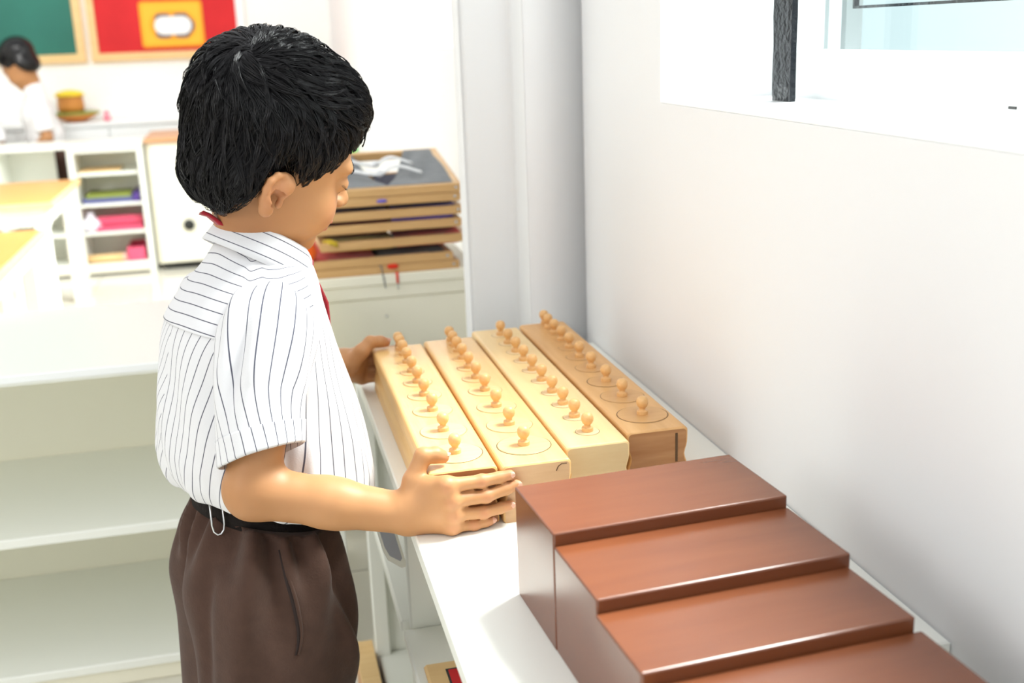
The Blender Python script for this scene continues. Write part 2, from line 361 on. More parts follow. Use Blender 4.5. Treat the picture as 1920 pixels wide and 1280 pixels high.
# ================================================================== WHITE SHELF BEHIND THE BOY
LS = empty('wide_shelf', (-.75, 1.2, 0), 'wide white open shelf with empty boards behind the boy', 'shelf')
box('top_panel', -1.60, -.098, .982, 1.43, .532, .550, WHITE, LS, .0015)
box('top_edging', -1.60, -.098, .978, .982, .538, .549, TRIMW, LS, .0005)
for x in (-1.60, -.116): box('end_panel', x, x+.018, .984, 1.42, 0, .532, WHITE, LS)
box('shelf_board', -1.582, -.116, .984, 1.36, .270, .286, WHITE, LS); box('bottom_board', -1.582, -.116, .984, 1.36, .034, .050, WHITE, LS)
box('back_panel', -1.582, -.116, 1.36, 1.372, .0, .532, CREAM, LS); box('kick_board', -1.582, -.116, 1.0, 1.014, 0, .034, CREAM, LS)

# ================================================================== CABINET WITH DRESSING FRAMES
CB = empty('cream_cabinet', (.05, 1.7, 0), 'low cream cabinet beside the pillar carrying the stacked dressing frames', 'cabinet')
box('cabinet_top', -.14, .250, 1.495, 1.90, .528, .550, CREAM, CB); boxes('carcass', [(-.135, -.117, 1.51, 1.895, .03, .528), (.227, .245, 1.51, 1.895, .03, .528), (-.117, .227, 1.877, 1.895, .03, .528), (-.117, .227, 1.51, 1.877, .03, .048)], CREAM, CB)
boxes('face_frame', [(-.135, .245, 1.500, 1.512, .500, .528), (-.135, .245, 1.500, 1.512, .03, .060), (-.135, -.110, 1.500, 1.512, .06, .50), (.222, .245, 1.500, 1.512, .06, .50)], CREAM, CB)
d = box('front_panel', -.109, .221, 1.504, 1.512, .061, .499, CREAM, CB); V, F = lathe([(.0022, 0), (.0022, .003), (.001, .004)], 10); V = np.array(V)[:, [0, 2, 1]]*np.array([1, -1, 1])+np.array([.051, 1.504, .461]); part('screw_head', V, F, STEEL, d, True)
box('plinth', -.13, .24, 1.52, 1.88, 0, .03, BLACKP, CB, 0); box('plinth_trim', -.13, -.075, 1.512, 1.52, .0, .028, ORANGEW, CB, 0)
# seven frames, lowest first: x right end, front bottom z, left end, yaw, tilt, cloth
FR = [(.209, .550, -.085, .00, .0, BLACKF, REDF, 'lowest wooden dressing frame of the stack, with black and red cloth'),
      (.197, .568, -.108, .01, .0, REDF, BLACKF, 'second lowest wooden dressing frame, short of the others at its right end'),
      (.233, .604, -.073, .03, .02, YELF, REDF, 'wooden dressing frame with mustard and scarlet cloth jutting out to the right'),
      (.218, .637, -.085, .00, .02, MAROONF, PLUMF, 'wooden dressing frame with maroon cloth in the middle of the stack'),
      (.224, .6625, -.080, .01, .03, PLUMF, VIOLETF, 'wooden dressing frame with plum and violet cloth, third from the top'),
      (.218, .690, -.085, .00, .05, NAVYF, VIOLETF, 'wooden dressing frame with navy cloth directly beneath the topmost frame'),
      (.221, .708, -.083, .00, .15, GREYF, WHITEF, 'topmost wooden dressing frame with grey cloth and white bow')]
def dressing_frame(k, xr, z, xl, yaw, tilt, c1, c2, lab):
    o = empty('dressing_frame', ((xl+xr)/2, 1.50, z), lab, 'dressing frame', 'stacked dressing frames', yaw)
    h = .0172; L = xr-xl; D = .30
    def T(V):
        V = np.asarray(V, float).copy(); V[:, 2] += V[:, 1]*math.tan(tilt); return V
    def bar(name, b, m=FRAMEW):
        bm = bmesh.new(); box_into(bm, *b, .0015)
        for v in bm.verts: v.co.z += v.co.y*math.tan(tilt)
        return bm_part(name, bm, m, o, False, True)
    f = bar('front_bar', (-L/2, L/2, 0, .018, 0, h)); bar('back_bar', (-L/2, L/2, D-.018, D, 0, h))
    bar('side_bar', (-L/2, -L/2+.018, .018, D-.018, 0, h)); bar('side_bar', (L/2-.018, L/2, .018, D-.018, 0, h))
    V, F = lathe([(.003, 0), (.003, .0012), (.0012, .002)], 10); V = np.array(V)[:, [0, 2, 1]]*np.array([1, -1, 1])+np.array([L/2-.012, 0, h*.55]); part('screw', V, F, STEEL, f, True, True)
    # two cloth leaves that meet in the middle, sagging and bulging
    for sgn, c, nm in ((-1, c1, 'cloth_panel'), (1, c1 if k in (6, 5, 3) else c2, 'cloth_panel')):
        V = []; F = []; nu, nv = 14, 16
        for a in range(nu):
            for b in range(nv):
                u = a/(nu-1); v = b/(nv-1); x = sgn*(L/2-.016)*(1-u)+sgn*.004*u
                if k == 6 and sgn > 0: x = L/2-.016-u*(L*.44)*(1-.55*v)
                if k == 6 and sgn < 0: x = -(L/2-.016)+u*(L*.46)*(1-.35*v)
                yv = .010+v*(D-.022); zz = h+.001+.004*math.sin(u*9+v*5+k)*math.sin(math.pi*v)-(.012*math.sin(math.pi*v)*u if k == 6 else .004*u)
                if k in (2, 4): zz += .004*math.sin(math.pi*v)
                V.append((x, yv, zz))
        for a in range(nu-1):
            for b in range(nv-1):
                q = (a*nv+b, a*nv+b+1, (a+1)*nv+b+1, (a+1)*nv+b); F.append(q if sgn < 0 else q[::-1])
        # thickness and a lip hanging in front under the bar
        V = T(V); n0 = len(V); V2 = V.copy(); V2[:, 2] -= .0015; V = np.concatenate([V, V2]); F = F+[tuple(i+n0 for i in f_[::-1]) for f_ in F]
        per = [a*nv for a in range(nu)]
        p_ = part(nm, V, F, c, o, True, True)
        if k < 6:
            xx = np.linspace(sgn*(L/2-.02), sgn*.004, 12); lip = []
            for x in xx: lip.append((x, .014, h+.0012)); 
            V3 = np.array([(x, .0165+.002*math.sin(40*x), zz) for zz in (-.001, -.006-.003*math.sin(k*2)) for x in xx]); F3 = [(i, i+1, 12+i+1, 12+i) for i in range(11)]
            V3b = V3+np.array([0, .0015, 0]); V3 = np.concatenate([V3, V3b]); F3 += [tuple(i+24 for i in q[::-1]) for q in F3]
            part('cloth_edge', V3, F3, c, p_, True, True)
    return o, T, L, h
for k, a in enumerate(FR):
    o, T, L, h = dressing_frame(k, *a)
    if k == 6:      # white ribbons tied in a bow
        for q, (ox, oy, s) in enumerate(((-.004, .085, 1.), (-.004, .16, .9))):
            for sg in (-1, 1):
                t = np.linspace(0, 1, 14)
                P = np.stack([ox+sg*(.004+.085*t*s), oy+.018*np.sin(t*5)*sg+.02*t, h+.004+.010*np.sin(math.pi*t)+.0*t], 1); V, F = ribbon(T(P), (0, .95, .31), .015*(1-.2*t), .0012); part('bow_ribbon', V, F, WHITEF, o, True, True)
            V, F = lathe([(.002, -.006), (.009, -.003), (.010, .002), (.005, .007), (.001, .008)], 12, (ox, oy, h+.006)); part('bow_knot', T(V), F, WHITEF, o, True, True)
    if k == 5:
        V, F = lathe([(.001, -.004), (.012, -.002), (.010, .004), (.001, .006)], 12, (-.01, .004, h-.018+.012)); V = np.array(V)
        part('ribbon_knot', V*np.array([1, 1, .8]), F, VIOLETF, o, True, True)
    if k == 2:
        V, F = ribbon([(-L/2+.006, .012, h+.001), (-L/2+.022, -.001, h+.003), (-L/2+.035, -.002, h-.004)], (0, .3, .95), .012, .002); part('yellow_strap', V, F, YELF, o, True, True)
    if k == 1:      # orange cloth bundle bulging out at the left
        V, F = lathe([(.002, -.012), (.018, -.010), (.022, .004), (.018, .020), (.004, .026)], 14, (-L/2+.008, .022, .030)); part('cloth_fold', V, F, ORANGEF, o, True, True)
    if k == 0:
        V, F = lathe([(.001, -.006), (.006, -.004), (.007, .003), (.001, .006)], 12); V = np.array(V)[:, [2, 1, 0]]*np.array([2.0, .5, .8])+np.array([.008, -.002, .0145]); part('red_tab', V, F, REDF, o, True, True)
        V, F = tube([(-.022, .006, .0185), (-.016, -.003, .017), (-.013, -.006, -.005), (-.011, -.0065, -.022), (-.010, -.0065, -.028)], .0013, 6); part('grey_lace', V, F, GREYF, o, True, True)
        r_ = part('red_lace', *tube([(.015, -.004, .004), (.0155, -.0055, -.006), (.0155, -.0062, -.020)], .0026, 8), REDF, o, True, True); part('lace_tip', *tube([(.0155, -.0062, -.020), (.0157, -.0064, -.033)], .0012, 8), STEEL, r_, True, True)

# ================================================================== FAR END OF THE CLASSROOM
K = empty('back_cabinet', (-.35, 4.9, 0), 'cream cabinet with black round knobs and tan top against the far end', 'cabinet')
box('cabinet_top', -.648, .28, 4.62, 5.10, .592, .612, wood('tan_cabinet_top', (.62, .33, .17), (.55, .28, .13), .4, 6, 0), K); boxes('carcass', [(-.645, -.627, 4.66, 5.08, .03, .592), (.26, .278, 4.66, 5.08, .03, .592), (-.627, .26, 5.06, 5.08, .03, .592)], CREAM, K)
d1 = box('door', -.626, -.270, 4.642, 4.66, .035, .588, CREAM, K); d2 = box('door', -.264, .262, 4.642, 4.66, .035, .588, CREAM, K)
box('plinth', -.62, .08, 4.68, 5.06, 0, .03, BLACKP, K, 0)
def round_knob(name, x, y, z, r, parent, m=BLACKP):
    V, F = lathe([(r*.5, 0), (r*.5, .006), (r, .010), (r*.95, .017), (r*.5, .021), (.001, .022)], 16); V = np.array(V)[:, [0, 2, 1]]*np.array([1, -1, 1])+np.array([x, y, z]); return part(name, V, F, m, parent, True)
round_knob('door_knob', -.492, 4.642, .461, .026, d1); round_knob('door_knob', -.490, 4.642, .208, .026, d1)
# white open shelf beside it with rounded openings
O = empty('open_bookcase', (-1.0, 4.85, 0), 'white open bookcase with toys and books at the far left', 'bookcase')
box('top_panel', -1.75, -.655, 4.62, 4.93, .582, .600, WHITE, O)
for x in (-1.75, -1.30, -.985, -.685): box('upright_panel', x, x+.028, 4.63, 4.92, 0, .582, WHITE, O)
for x0, x1 in ((-1.722, -1.30), (-1.272, -.985), (-.957, -.685)):
    for z in (.055, .200, .330): box('shelf_board', x0, x1, 4.64, 4.91, z-.014, z, WHITE, O)
    box('base_board', x0, x1, 4.635, 4.65, .012, .041, CREAM, O)
box('back_panel', -.957, -.685, 4.90, 4.91, .055, .582, WHITE, O, 0)
box('back_panel', -1.722, -1.075, 4.90, 4.91, .055, .582, WHITE, O, 0); box('front_apron', -.957, -.685, 4.634, 4.642, .56, .582, WHITE, O)
box('plinth', -1.72, -.66, 4.67, 4.90, 0, .012, BLACKP, O, 0)
def book(name, x0, x1, y0, y1, z0, h, m, lab):
    b = empty(name, ((x0+x1)/2, (y0+y1)/2, z0), lab, 'book', 'books in the bookcase'); box('cover', x0, x1, y0, y1, z0, z0+.0015, m, b, 0); box('cover', x0, x1, y0, y1, z0+h-.0015, z0+h, m, b, 0)
    box('pages', x0+.003, x1-.003, y0+.003, y1-.003, z0+.0015, z0+h-.0015, PAPER, b, 0); box('spine', x0, x1, y0-.001, y0+.002, z0, z0+h, m, b, 0); return b
book('book', -.945, -.72, 4.66, 4.87, .3305, .022, BLUEP, 'slate blue book lying at the bottom of the pile in the bookcase')
book('book', -.930, -.735, 4.67, 4.86, .3530, .014, GREENP, 'olive book lying on top of the slate blue book')
book('book', -.725, -.694, 4.65, 4.88, .3305, .040, PURPLEP, 'small purple book beside the pile in the bookcase')
t = empty('pink_tray', (-.80, 4.78, .20), 'pink plastic tray on the lower board of the bookcase', 'tray')
boxes('tray_base', [(-.90, -.70, 4.655, 4.87, .2005, .206)], PINKP, t); boxes('tray_wall', [(-.90, -.70, 4.655, 4.665, .206, .222), (-.90, -.70, 4.86, 4.87, .206, .222), (-.90, -.89, 4.665, 4.86, .206, .222), (-.71, -.70, 4.665, 4.86, .206, .222)], PINKP, t)
for nm, b in (('tray_back', (-.90, -.70, 4.70, 4.72, .222, .262)),): boxes(nm, [b], PINKP, t)
t = empty('tan_wooden_rod', (-.91, 4.64, .1), 'tan wooden roll lying at the front of the bookcase bottom board', 'roll')
V, F = tube([(-.955, 4.66, .0755), (-.80, 4.66, .0755)], .020, 14); part('roll', V, F, PALEW, t, True); V, F = tube([(-.80, 4.66, .0755), (-.787, 4.66, .0755)], .0205, 14); part('roll_cap', V, F, mat('pale_pink', (.8, .5, .42), .5), t, True)
t = empty('pink_crate', (-.80, 4.8, .055), 'pink crate on the bottom board of the bookcase, beside the wooden roll', 'crate')
boxes('crate_wall', [(-.78, -.70, 4.66, 4.668, .0555, .118), (-.78, -.70, 4.86, 4.868, .0555, .118), (-.78, -.772, 4.668, 4.86, .0555, .118), (-.708, -.70, 4.668, 4.86, .0555, .118), (-.772, -.708, 4.668, 4.86, .0555, .060)], PINKP, t)
t = empty('wooden_tray', (-.87, 4.80, .46), 'thin tan tray on a rack near the bookcase top', 'tray'); box('tray_board', -.945, -.77, 4.66, 4.86, .470, .478, PALEW, t); boxes('tray_rest', [(-.957, -.685, 4.66, 4.675, .455, .470), (-.957, -.685, 4.86, 4.875, .455, .470)], WHITE, t, 0)
t = empty('lilac_bag', (-.93, 4.70, .2), 'crumpled white and lilac bag on the lower board of the bookcase', 'bag')
rs = np.random.RandomState(4); V, F = lathe([(.004, .002), (.035, .004), (.045, .022), (.038, .048), (.018, .066), (.012, .075), (.02, .085), (.002, .088)], 14, (-.925, 4.69, .2)); V = np.array(V); V += rs.uniform(-.004, .004, V.shape)*np.array([1, 1, .3]); part('bag_body', V, F, mat('lilac_plastic', (.80, .76, .86), .4), t, True)
# white cabinet by the back wall carrying pots
P = empty('white_sideboard', (-.95, 5.4, 0), 'white sideboard under the boards at the back wall', 'sideboard')
box('sideboard_top', -1.75, -.42, 5.29, 5.59, .634, .654, TRIMW, P); box('carcass', -1.74, -.43, 5.31, 5.585, .04, .634, TRIMW, P)
for x in (-1.73, -1.295, -.86): round_knob('drawer_knob', x+.215, 5.296, .5, .014, box('drawer_front', x, x+.43, 5.296, 5.31, .06, .625, TRIMW, P), STEEL)
box('plinth', -1.70, -.46, 5.33, 5.58, 0, .04, BLACKP, P, 0)
p_ = empty('clay_pot', (-1.045, 5.43, .70), 'round orange pot with a yellow lid on the sideboard', 'pot')
V, F = lathe([(.062, .002), (.066, .03), (.062, .068), (.064, .080)], 24, (-1.045, 5.43, .704)); part('pot_body', V, F, TERRA, p_, True)
V, F = lathe([(.072, .080), (.074, .088), (.055, .102), (.02, .110), (.001, .111)], 24, (-1.045, 5.43, .704)); part('pot_lid', V, F, YELLOW, p_, True)
p_ = empty('wide_bowl', (-1.03, 5.43, .654), 'wide tan basket bowl with olive rim under the orange pot', 'bowl')
V, F = lathe([(.045, .001), (.080, .018), (.118, .040), (.116, .041), (.002, .041)], 28, (-1.03, 5.43, .654)); part('bowl_body', V, F, TERRA, p_, True)
V, F = lathe([(.118, .0405), (.124, .043), (.122, .049), (.114, .049)], 28, (-1.03, 5.43, .654)); part('bowl_rim', V, F, GREENP, p_, True)
p_ = empty('pink_toy', (-.87, 5.40, .654), 'small pink toy on the sideboard at the right of the bowl', 'toy')
V, F = lathe([(.010, .001), (.018, .006), (.019, .020), (.010, .030), (.013, .040), (.008, .048), (.001, .050)], 14, (-.875, 5.40, .654)); part('toy_body', V, F, PINKP, p_, True); V, F = lathe([(.016, .0205), (.020, .022), (.018, .026)], 14, (-.875, 5.40, .654)); part('toy_band', V, F, PAPER, p_, True)
# boards on the back wall
Bz = empty('chalkboard', (-1.8, 5.59, 1.5), 'green chalkboard in a pale wooden frame on the back wall', 'chalkboard')
box('board_panel', -2.60, -1.000, 5.585, 5.60, .985, 2.05, GREEN, Bz, 0)
boxes('bottom_rail', [(-2.645, -.957, 5.575, 5.60, .943, .987)], PALEW, Bz); boxes('top_rail', [(-2.645, -.957, 5.575, 5.60, 2.05, 2.093)], PALEW, Bz); boxes('right_stile', [(-1.0, -.957, 5.575, 5.60, .987, 2.05)], PALEW, Bz); boxes('left_stile', [(-2.645, -2.60, 5.575, 5.60, .987, 2.05)], PALEW, Bz)
Bz = empty('pin_board', (-.55, 5.59, 1.5), 'red felt pin board in a pale wooden frame on the back wall', 'pin board')
box('board_panel', -.893, -.185, 5.585, 5.60, .985, 2.05, RED, Bz, 0)
boxes('bottom_rail', [(-.932, -.145, 5.575, 5.60, .943, .985)], PALEW, Bz); boxes('top_rail', [(-.932, -.145, 5.575, 5.60, 2.05, 2.093)], PALEW, Bz); boxes('left_stile', [(-.932, -.893, 5.575, 5.60, .985, 2.05)], PALEW, Bz); boxes('right_stile', [(-.185, -.145, 5.575, 5.60, .985, 2.05)], TRIMW, Bz)
sg = empty('orange_sign', (-.515, 5.58, 1.12), 'orange paper sign with a white pill shaped label pinned on the red board', 'sign')
def flat_shape(name, pts, y, th, m, parent):
    n = len(pts); V = [(x, y, z) for x, z in pts]+[(x, y-th, z) for x, z in pts]; F = [tuple(range(n)), tuple(range(n, 2*n))[::-1]]+[(i, n+i, n+(i+1) % n, (i+1) % n) for i in range(n)]
    return part(name, V, F, m, parent)
def rrect(cx, cz, w, h, r, n=6, wob=0):
    P = []
    for k, (sx, sz) in enumerate(((1, 1), (-1, 1), (-1, -1), (1, -1))):
        for a in np.linspace(0, 90, n): P.append((cx+sx*(w/2-r)+r*math.cos(math.radians(a+90*k)), cz+sz*(h/2-r)+r*math.sin(math.radians(a+90*k))))
    return P
flat_shape('sign_card', rrect(-.515, 1.121, .318, .232, .018), 5.584, .004, ORANGE, sg)
flat_shape('sign_inner', rrect(-.515, 1.121, .288, .204, .016), 5.5798, .001, AMBER, sg)
flat_shape('orange_halo', rrect(-.510, 1.113, .236, .146, .072, 8), 5.5786, .0008, ORANGE, sg)
for dx, dz in ((-.048, .035), (.042, .035), (-.048, -.037), (.042, -.037)): flat_shape('dark_lobe', rrect(-.510+dx, 1.113+dz, .084, .052, .025), 5.5776, .0008, SLATE, sg)
flat_shape('dark_lobe', rrect(-.498, 1.111, .194, .088, .043, 8), 5.5774, .0006, SLATE, sg)
flat_shape('pill_label', rrect(-.510, 1.113, .186, .090, .044, 8), 5.5766, .001, PAPER, sg)
# tables and chairs
def table(name, x0, x1, y0, y1, zt, lab):
    t = empty(name, ((x0+x1)/2, (y0+y1)/2, 0), lab, 'table'); box('tabletop', x0, x1, y0, y1, zt-.018, zt, ORANGEW, t, .003); boxes('edge_band', [(x1, x1+.012, y0, y1, zt-.020, zt+.001), (x0, x1+.012, y0-.012, y0, zt-.020, zt+.001)], PALEW, t, .001)
    boxes('apron', [(x0+.03, x1-.01, y0+.025, y0+.04, zt-.085, zt-.018), (x0+.03, x1-.01, y1-.04, y1-.025, zt-.085, zt-.018), (x1-.04, x1-.022, y0+.04, y1-.04, zt-.085, zt-.018), (x0+.03, x0+.048, y0+.04, y1-.04, zt-.085, zt-.018)], WHITE, t)
    for x in (x0+.02, x1-.065):
        for y_ in (y0+.02, y1-.065): box('leg', x, x+.045, y_, y_+.045, 0, zt-.018, WHITE, t, .004)
    return t
table('classroom_table', -1.60, -.885, 3.43, 4.15, .50, 'far classroom table with orange wood top and white legs')
table('classroom_table', -1.50, -.815, 2.05, 2.80, .50, 'nearer classroom table with orange wood top at the left edge of the picture')
def chair(name, x, y, rz, lab):
    c = empty(name, (x, y, 0), lab, 'chair', None, rz)
    box('seat', -.15, .15, -.14, .15, .27, .288, WHITE, c, .004, local=True)
    for sx in (-.14, .115):
        box('leg', sx, sx+.025, -.13, -.105, 0, .27, WHITE, c, .002, local=True); box('leg', sx, sx+.025, .125, .150, 0, .60, WHITE, c, .002, local=True)
    box('back_rail', -.115, .115, .130, .145, .54, .60, WHITE, c, .003, local=True); box('back_rail', -.115, .115, .130, .145, .42, .46, WHITE, c, .003, local=True)
    return c
chair('small_chair', -1.12, 3.22, math.pi*.5, 'small white chair at the front of the far orange table')
chair('small_chair', -1.16, 1.86, math.pi, 'small white chair at the nearer orange table, cut by the left picture edge')
t = empty('small_stool', (.24, 4.40, 0), 'small white stool by the right wall, mostly hidden behind the boy', 'stool')
box('seat', .19, .29, 4.35, 4.45, .455, .470, WHITE, t)
for x in (.195, .267):
    for y in (4.355, 4.427): box('leg', x, x+.018, y, y+.018, 0, .455, WHITE, t, .001)
t = empty('green_cup', (.262, 4.40, .47), 'bright green cup seen just past the forehead of the boy', 'cup')
V, F = lathe([(.018, .001), (.024, .03), (.030, .072), (.026, .072), (.020, .01), (.001, .008)], 16, (.262, 4.40, .47)); part('cup_body', V, F, BRIGHTG, t, True)


# ================================================================== PEOPLE: implicit surfaces turned into one continuous mesh
def smin(a, b, k):
    h = np.clip(.5+.5*(b-a)/k, 0, 1); return b+(a-b)*h-k*h*(1-h)
def smax(a, b, k): return -smin(-a, -b, k)
def rotm(yaw=0, pitch=0, roll=0):
    cy, sy, cp, sp, c, s = math.cos(yaw), math.sin(yaw), math.cos(pitch), math.sin(pitch), math.cos(roll), math.sin(roll)
    return np.array([[cy, -sy, 0], [sy, cy, 0], [0, 0, 1]])@np.array([[cp, 0, sp], [0, 1, 0], [-sp, 0, cp]])@np.array([[1, 0, 0], [0, c, -s], [0, s, c]])
class El:           # ellipsoid
    def __init__(s, c, r, k=.01, M=None, sub=False): s.c = np.array(c, float); s.r = np.array(r, float) if np.ndim(r) else np.full(3, float(r)); s.k = k; s.M = M; s.sub = sub; s.R = s.r.max()
    def d(s, P):
        q = P-s.c
        if s.M is not None: q = q@s.M
        k0 = np.linalg.norm(q/s.r, axis=1); k1 = np.linalg.norm(q/(s.r*s.r), axis=1)+1e-9
        return k0*(k0-1)/k1
    def xf(s, O, M, sc): return El(O+sc*(M@s.c), s.r*sc, s.k*sc, M if s.M is None else M@s.M, s.sub)
class Rc:           # round cone between two points
    def __init__(s, a, b, ra, rb, k=.01, sub=False): s.a = np.array(a, float); s.b = np.array(b, float); s.ra = ra; s.rb = rb; s.k = k; s.sub = sub; s.c = (s.a+s.b)/2; s.R = np.linalg.norm(s.b-s.a)/2+max(ra, rb)
    def d(s, P):
        ab = s.b-s.a; t = np.clip(((P-s.a)@ab)/(ab@ab+1e-12), 0, 1); return np.linalg.norm(P-s.a-t[:, None]*ab, axis=1)-(s.ra+(s.rb-s.ra)*t)
    def xf(s, O, M, sc): return Rc(O+sc*(M@s.a), O+sc*(M@s.b), s.ra*sc, s.rb*sc, s.k*sc, s.sub)
class Group:
    def __init__(s, prims, k=.006): s.p = prims; s.k = k; s.sub = False; cs = np.array([q.c for q in prims]); s.c = cs.mean(0); s.R = max(np.linalg.norm(q.c-s.c)+q.R for q in prims)
    def d(s, P): return fold(s.p, P)
def fold(prims, P, cen=None, rad=0):
    d = np.full(len(P), 1.0)
    for q in prims:
        if cen is not None and np.linalg.norm(q.c-cen) > q.R+rad+q.k+.012: continue
        e = q.d(P); d = smax(d, -e, q.k) if q.sub else smin(d, e, q.k)
    return d
def surface(prims, h, lo, hi, nb=14, extra=None):
    """sparse surface nets over the blocks that the surface crosses"""
    lo = np.array(lo, float); n = np.ceil((np.array(hi)-lo)/(h*nb)).astype(int); half = h*nb*.5; rad = half*1.7321
    ii = np.stack(np.meshgrid(*[np.arange(k) for k in n], indexing='ij'), -1).reshape(-1, 3); cen = lo+(ii+.5)*h*nb
    dc = fold(prims, cen)
    if extra is not None: dc = extra(cen, dc)
    ii = ii[np.abs(dc) < rad*1.35+.012]
    g = np.stack(np.meshgrid(*[np.arange(nb+1)]*3, indexing='ij'), -1).reshape(-1, 3)
    CI = []; CP = []; EI = [[], [], []]; ES = [[], [], []]; N1 = nb+1
    for b in ii:
        base = b*nb; P = lo+(base+g)*h; d = fold(prims, P, lo+(b+.5)*h*nb, rad)
        if extra is not None: d = extra(P, d)
        if d.min() > 0 or d.max() < 0: continue
        D = d.reshape(N1, N1, N1); I = D < 0
        num = np.zeros((nb, nb, nb, 3)); cnt = np.zeros((nb, nb, nb))
        for ax in range(3):
            sl0 = [slice(None)]*3; sl1 = [slice(None)]*3; sl0[ax] = slice(0, nb); sl1[ax] = slice(1, N1)
            A = D[tuple(sl0)]; B = D[tuple(sl1)]; cr_ = (A < 0) != (B < 0); t = np.where(cr_, A/np.where(A-B == 0, 1e-12, A-B), 0)
            own = [slice(0, nb)]*3; w = np.argwhere(cr_[tuple(own)])
            EI[ax].append(base+w); ES[ax].append(A[tuple(own)][tuple(w.T)] < 0)
            o1, o2 = [q for q in range(3) if q != ax]
            for u in (0, 1):
                for v in (0, 1):
                    s = [slice(0, nb)]*3; s[o1] = slice(u, u+nb); s[o2] = slice(v, v+nb); c_ = cr_[tuple(s)]; tt = t[tuple(s)]
                    off = np.zeros(3); off[o1] = u; off[o2] = v
                    num[..., o1] += c_*u; num[..., o2] += c_*v; num[..., ax] += tt; cnt += c_
        w = np.argwhere(cnt > 0)
        if len(w): CI.append(base+w); CP.append(lo+(base+w+num[tuple(w.T)]/cnt[tuple(w.T)][:, None])*h)
    CI = np.concatenate(CI); CP = np.concatenate(CP); dim = n*nb+2
    key = lambda q: (q[:, 0]*dim[1]+q[:, 1])*dim[2]+q[:, 2]
    kk = key(CI); o = np.argsort(kk); ks = kk[o]; F = []
    for ax in range(3):
        e = np.concatenate(EI[ax]); s = np.concatenate(ES[ax]); o1, o2 = (ax+1) % 3, (ax+2) % 3; idx = []; ok = np.ones(len(e), bool)
        for u, v in ((1, 1), (0, 1), (0, 0), (1, 0)):
            q = e.copy(); q[:, o1] -= u; q[:, o2] -= v; k_ = key(q); p = np.clip(np.searchsorted(ks, k_), 0, len(ks)-1); ok &= ks[p] == k_; idx.append(o[p])
        Q = np.stack(idx, 1); Q = np.where(s[:, None], Q, Q[:, ::-1]); F.append(Q[ok])
    return CP, np.concatenate(F)
def relax(V, F, it=2, lam=.5):
    n = len(V); e = np.concatenate([F[:, [i, (i+1) % 4]] for i in range(4)]); e = np.concatenate([e, e[:, ::-1]]); V = V.copy()
    cnt = np.bincount(e[:, 0], minlength=n)[:, None]+1e-9
    for i in range(it):
        for l in (lam, -lam*1.02):
            s = np.stack([np.bincount(e[:, 0], weights=V[e[:, 1], a], minlength=n) for a in range(3)], 1)/cnt; V += l*(s-V)
    return V
def vattr(o, name, vals):
    a = o.data.attributes.new(name, 'FLOAT', 'POINT'); a.data.foreach_set('value', np.asarray(vals, np.float32))
def normals(V, F):
    n = np.cross(V[F[:, 2]]-V[F[:, 0]], V[F[:, 3]]-V[F[:, 1]]); N = np.zeros_like(V)
    for i in range(4):
        for a in range(3): N[:, a] += np.bincount(F[:, i], weights=n[:, a], minlength=len(V))
    return N/(np.linalg.norm(N, axis=1)[:, None]+1e-12)

def skin_mat(name, base, lip, dark):
    m = mat(name, base, .48, .35, sss=.12); nt = m.node_tree; b = nt.nodes['Principled BSDF']
    a = nt.nodes.new('ShaderNodeAttribute'); a.attribute_name = 'flush'; a2 = nt.nodes.new('ShaderNodeAttribute'); a2.attribute_name = 'tan'  # tan also carries neck shade painted into the skin colour
    n = nt.nodes.new('ShaderNodeTexNoise'); n.inputs['Scale'].default_value = 45; n.inputs['Detail'].default_value = 3
    tc = nt.nodes.new('ShaderNodeTexCoord'); nt.links.new(tc.outputs['Object'], n.inputs['Vector'])
    def mix(f, c1, c2):
        x = nt.nodes.new('ShaderNodeMix'); x.data_type = 'RGBA'; nt.links.new(f, x.inputs[0])
        for s, v in ((6, c1), (7, c2)):
            if isinstance(v, tuple): x.inputs[s].default_value = (*v, 1)
            else: nt.links.new(v, x.inputs[s])
        return x.outputs[2]
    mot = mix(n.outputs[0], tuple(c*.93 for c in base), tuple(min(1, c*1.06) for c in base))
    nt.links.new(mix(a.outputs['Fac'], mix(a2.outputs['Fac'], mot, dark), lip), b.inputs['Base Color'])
    return m
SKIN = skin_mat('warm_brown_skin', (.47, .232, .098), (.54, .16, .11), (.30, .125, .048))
HAIR = mat('black_hair', (.0055, .005, .0055), .24, .30)

